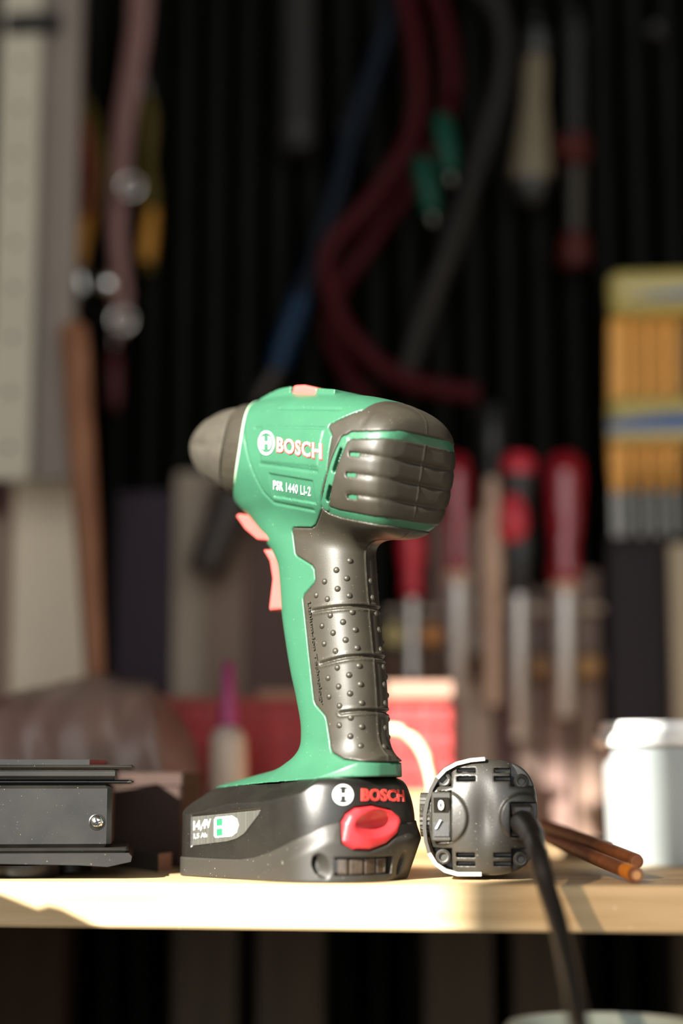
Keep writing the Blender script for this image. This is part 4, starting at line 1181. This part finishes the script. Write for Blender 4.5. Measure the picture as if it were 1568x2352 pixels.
h2 = thing('red_hose', tuple(P(1030, 200, VT)), 'dark red hose hanging farther right, ending behind the drill top', 'hose')
ptube([(985, -40), (1015, 40), (1030, 130), (1032, 220), (1005, 310), (950, 410), (895, 490), (840, 570), (785, 650), (757, 720), (765, 790), (800, 860), (850, 930)], VT + .012, 21, 14).build('hose', M_rh, h2, smooth=True)
nail(1030, 120, h2, VT + .012)
M_gp = mat('dark_green_grip', lin((.01, .26, .20)), .45, spec=.25)
for pts, lab in (([(1012, 262), (1015, 285), (1025, 340), (1030, 385), (1032, 400)], 'dark green plug with steel tip, the upper of two right of the red hoses'), ([(968, 360), (970, 385), (980, 430), (988, 478), (990, 492)], 'dark green plug with steel tip, the lower of two right of the red hoses')):
    g = thing('green_plug', tuple(P(*pts[2], VT - .02)), lab, 'plug', 'green plugs by the red hoses')
    ptube(pts, VT - .045, [12, 24, 26, 22, 14], 16, 4).build('grip', M_gp, g, smooth=True)
    x, y = pts[-1]
    ptube([(x, y - 2), (x + 3, y + 14), (x + 5, y + 24)], VT - .045, [9, 8, 4], 12, 2).build('tip', M_coil, g, smooth=True)
    ptube([pts[0], (pts[0][0] + 14, pts[0][1] - 26), (pts[0][0] + 30, pts[0][1] - 50)], [VT - .045, VT - .035, V_WALL], [10, 7, 6], 10, 4).build('lead', M_rh, g, smooth=True)
M_bh = mat('grey_brown_hose', (.019, .016, .013), .6, spec=.25)
gh = thing('grey_hose', tuple(P(1100, 400, VT)), 'grey-brown hose arching down to the left, between green plugs and white handle', 'hose')
ptube([(1085, -40), (1125, -5), (1150, 50), (1158, 120), (1145, 220), (1105, 350), (1065, 470), (1030, 580), (985, 700), (945, 820), (925, 900)], VT + .010, [26] * 11, 14).build('hose', M_bh, gh, smooth=True)
nail(1150, 60, gh, VT + .01)
# white gun-like handle, spring clamp
M_wh = mat('dirty_white_plastic', lin((.46, .42, .34)), .5, spec=.25)
wg = thing('hand_tool', tuple(P(1225, 280, VT)), 'tapered dirty white tool grip with black caps hanging at the upper right', 'tool')
vl(MB(), 1230, [(132, 24), (142, 27), (240, 29), (330, 40), (400, 48), (416, 44)], VT, dx=-12).build('grip', M_wh, wg, angle=50)
vl(MB(), 1232, [(70, 20), (78, 32), (118, 33), (133, 25)], VT).build('upper_cap', M_bsoft, wg, angle=40)
vl(MB(), 1219, [(416, 43), (440, 40), (466, 28), (474, 14)], VT).build('lower_cap', M_bsoft, wg, angle=40)
nail(1232, 95, wg, VT)
M_rod = mat('dark_steel_rod', (.025, .025, .023), .5, metal=.3, spec=.3)
M_cred = mat('brick_red_plastic', lin((.28, .09, .06)), .55, spec=.25)
sp = thing('spring_clamp_bar', tuple(P(1318, 330, VT)), 'dark bar with brick red jaws and a coil spring hanging right of the white handle', 'clamp')
vl(MB(), 1318, [(60, 24), (330, 24)], VT, 16).build('bar', M_rod, sp, angle=40)
vl(MB(), 1318, [(310, 22), (318, 34), (370, 36), (380, 26)], VT).build('upper_jaw', M_cred, sp, angle=30)
ptube([(1312, 350), (1285, 335), (1262, 318)], VT - .006, [16, 13, 6], 12, 4).build('jaw_tongue', M_cred, sp, smooth=True)
vl(MB(), 1318, [(380, 12), (545, 12)], VT, 12).build('core_rod', M_rod, sp, angle=40)
m_ = mpp(VT); coil = []
for k in range(12 * 14 + 1):
    a = 2 * math.pi * k / 12; c = P(1320, 382 + (545 - 382) * k / 168, VT)
    coil.append(c + Vector((math.cos(a), math.sin(a), 0)) * 21 * m_)
MB().tube(coil, 3.0 * m_, 6, 1).build('coil_spring', M_coil, sp, smooth=True)
vl(MB(), 1318, [(538, 26), (546, 33), (590, 38), (612, 34), (616, 20)], VT).build('lower_jaw', M_cred, sp, angle=30)
nail(1318, 80, sp, VT)
hk = thing('wall_hook', tuple(P(1505, 65, .44)), 'small shiny steel hook on the dark wall at the top right', 'hook')
q = P(1505, 65, .44)
MB().lathe((q.x, V_WALL, q.z), (0, -1, 0), [(0, .002), (.026, .002), (.026, .006), (.029, .0065), (.032, .004)], 16).build('hook_stem', M_rod, hk, angle=40)

# --- red crate across the back of the bench
M_crate = mat('red_crate_plastic', (.40, .030, .030), .5, var=.1, vscale=30)
M_crim = mat('pale_rim', lin((.62, .48, .41)), .6)
VK = .335
cr = thing('red_crate', (DX(500, VK), VK + .045, BENCH_Z), 'low red plastic crate with a slotted front along the back of the bench', 'crate')
zt = ZB(1598, VK); xa, xb = DX(-70, VK), DX(1036, VK)
MB().box((xa, VK + .003, BENCH_Z), (xb, VK + .006, zt - .004), .0005).build('front_panel', M_crate, cr)
MB().box((xa, VK + .080, BENCH_Z), (xb, VK + .083, zt - .004), .0005).build('back_panel', M_crate, cr)
for q in (xa, xb - .003): MB().box((q, VK + .006, BENCH_Z), (q + .003, VK + .080, zt - .004), .0005).build('end_panel', M_crate, cr)
MB().box((xa + .003, VK + .006, BENCH_Z), (xb - .003, VK + .080, BENCH_Z + .003)).build('base', M_crate, cr)
first = None
k = xa + .004
while k < xb - .003:
    if first is None: first = MB().box((k, VK, BENCH_Z), (k + .003, VK + .003, zt - .004)).build('upright_rib', M_crate, cr); x_first = k
    else:
        o = first.copy(); COL.objects.link(o); o.parent = cr; o.location.x = k - x_first
    k += .0172
for y in (1655, 1715, 1775, 1835): pbox(-70, y, 1036, y + 8, VK - .0015, .0015, 0).build('cross_rib', M_crate, cr)
MB().box((xa, VK - .003, zt - .004), (xb, VK + .086, zt), .001).build('rim', mat('faded_rim', lin((.62, .36, .31)), .6), cr)
tag(pbox(590, 1584, 694, 1604, VK - .0055, .0022, .0005).build('rim_label', M_crim, cr), 'pale label on the crate rim')
tag(pbox(885, 1566, 1040, 1600, VK - .0055, .0022, .0005).build('rim_label', M_crim, cr), 'pale label on the crate rim')

# --- glue bottle, cable, bag
M_pur = mat('purple_plastic', lin((.66, .24, .46)), .4)
M_bot = mat('white_bottle_plastic', lin((.80, .74, .68)), .4)
v0 = .265
gb = thing('glue_bottle', (DX(522, v0), v0, BENCH_Z), 'white squeeze bottle with a purple nozzle between bag and drill', 'bottle')
yb = 1790 + 3920 * EYE / (v0 + .745)
vl(MB(), 524, [(1668, 18), (1680, 34), (1700, 41), (1760, 43), (1940, 43), (yb, 40)], v0).build('bottle', M_bot, gb, angle=50)
vl(MB(), 524, [(1518, 6), (1524, 12), (1600, 18), (1640, 22), (1668, 23)], v0).build('nozzle', M_pur, gb, angle=50)
M_cable = mat('cream_cable', lin((.90, .80, .66)), .45)
v0 = .16
yb = 1790 + 3920 * EYE / (v0 + .745) - 16
cc = ptube([(860, 1700), (880, 1680), (905, 1676), (935, 1686), (962, 1712), (982, 1752), (993, 1800), (998, 1850), (1000, 1900), (1010, yb - 8), (1060, yb), (1180, yb), (1250, yb + 2)], [v0 + .01] * 2 + [v0] * 11, 15, 14).build('cream_cable', M_cable, smooth=True)
tag(cc, 'thick cream cable arching up behind the drill battery', 'cable')
M_bx = mat('buff_carton', lin((.80, .58, .40)), .8)
bx = thing('buff_carton', (DX(985, .26), .27, BENCH_Z), 'small buff carton between drill and cord tool', 'box')
pbox(900, 1826, 1062, 1960, .25, .04, .001).build('carton_body', M_bx, bx); pbox(898, 1818, 1064, 1828, .249, .042, .0006).build('flap', M_bx, bx)

# clear plastic bag, slumped
M_bag = bpy.data.materials.new('clear_plastic_bag'); M_bag.use_nodes = True
nt = M_bag.node_tree; nt.nodes.clear()
o_ = nt.nodes.new('ShaderNodeOutputMaterial'); t_ = nt.nodes.new('ShaderNodeBsdfTransparent'); t_.inputs[0].default_value = (.86, .81, .78, 1)
p_ = nt.nodes.new('ShaderNodeBsdfPrincipled'); p_.inputs['Base Color'].default_value = (*lin((.64, .55, .50)), 1); p_.inputs['Roughness'].default_value = .28
x_ = nt.nodes.new('ShaderNodeMixShader'); x_.inputs[0].default_value = .52
nt.links.new(t_.outputs[0], x_.inputs[1]); nt.links.new(p_.outputs[0], x_.inputs[2]); nt.links.new(x_.outputs[0], o_.inputs[0])
v0 = .232
top_px = [(-190, 1640), (-60, 1612), (40, 1596), (140, 1572), (230, 1556), (290, 1556), (340, 1580), (385, 1620), (415, 1690), (440, 1790), (452, 1880), (458, 1935)]
V_, F_ = [], []; n = 40; m2 = 64
rnd2 = np.random.RandomState(3); ph = rnd2.rand(8, 4)
def wr(u, w):
    return sum(math.sin(2 * math.pi * (ph[i, 0] + u * (3 + 5 * ph[i, 1]) + w * (2 + 4 * ph[i, 2]) * (1 if i % 2 else -1))) ** 3 * (.5 + ph[i, 3]) for i in range(8)) / 8
pxs = np.linspace(-190, 458, m2)
for i, px in enumerate(pxs):
    ty = np.interp(px, [q[0] for q in top_px], [q[1] for q in top_px])
    p = P(px, ty, v0); hh = max(p.z - BENCH_Z, .004)
    hw = .044 * min(1, hh / .05) ** .5 + .004
    for k in range(n):
        t = 2 * math.pi * k / n; c, s = math.cos(t), math.sin(t)
        yy = math.copysign(abs(c) ** .8, c) * hw; zz = (math.copysign(abs(s) ** .75, s) * .5 + .5) * hh
        wv = wr(px / 650, k / n) * .006 * (1 if s > -.6 else .15)
        V_.append((p.x + wv * .6, v0 + yy + wv * c, BENCH_Z + .0008 + max(zz * (1 + .0 * wv) + wv * max(0, s), 0)))
for i in range(m2 - 1):
    for k in range(n): F_.append((i * n + k, i * n + (k + 1) % n, (i + 1) * n + (k + 1) % n, (i + 1) * n + k))
F_ += [tuple(range(n - 1, -1, -1)), tuple(range((m2 - 1) * n, m2 * n))]
mb = MB(); mb.add(V_, F_)
tag(mb.build('plastic_bag', M_bag, smooth=True), 'crumpled clear plastic bag lying behind the black tool body', 'bag')
M_tan = mat('tan_wood_block', lin((.66, .45, .32)), .7, var=.15)
for px, py, w, h, lab in ((235, 1655, 34, 60, 'tan wood block seen inside the plastic bag, left of two'), (315, 1620, 22, 30, 'smaller tan wood block inside the plastic bag, right of two')):
    a = P(px, py, v0 + .004); ww, hh = w * mpp(v0), h * mpp(v0)
    o = MB().prism([(-ww, -hh), (ww * .8, -hh), (ww, hh * .7), (-ww * .6, hh)], (a.x, v0 - .01, a.z), (1, 0, 0), (0, 0, 1), (0, .02, 0)).build('wood_block', M_tan)
    tag(o, lab, 'wood block', 'wood blocks in the bag')

# --- timber standing under the bench
M_post = wood('dull_timber', lin((.28, .25, .20)), lin((.32, .29, .23)), 2, rough=.8)
M_post2 = wood('brown_timber', lin((.20, .14, .08)), lin((.24, .17, .10)), 2, rough=.8)
for x0, x1, m_, lab in ((-60, 150, M_post2, 'dark brown timber under the bench, farthest left'), (398, 544, M_post, 'grey timber under the bench, left one of the middle pair'), (588, 738, M_post, 'grey timber under the bench, right one of the middle pair'), (966, 1124, M_post, 'grey timber under the bench, left of the hanging cord'), (1166, 1322, M_post, 'grey timber under the bench, directly behind the hanging cord'), (1532, 1700, M_post, 'grey timber under the bench, farthest right')):
    a, b = DX(x0, .36), DX(x1, .36)
    o = MB().box((a, .36, 0), (b, .392, BENCH_Z - TK - .004), .003).build('timber_post', m_)
    tag(o, lab, 'timber', 'timbers under the bench')
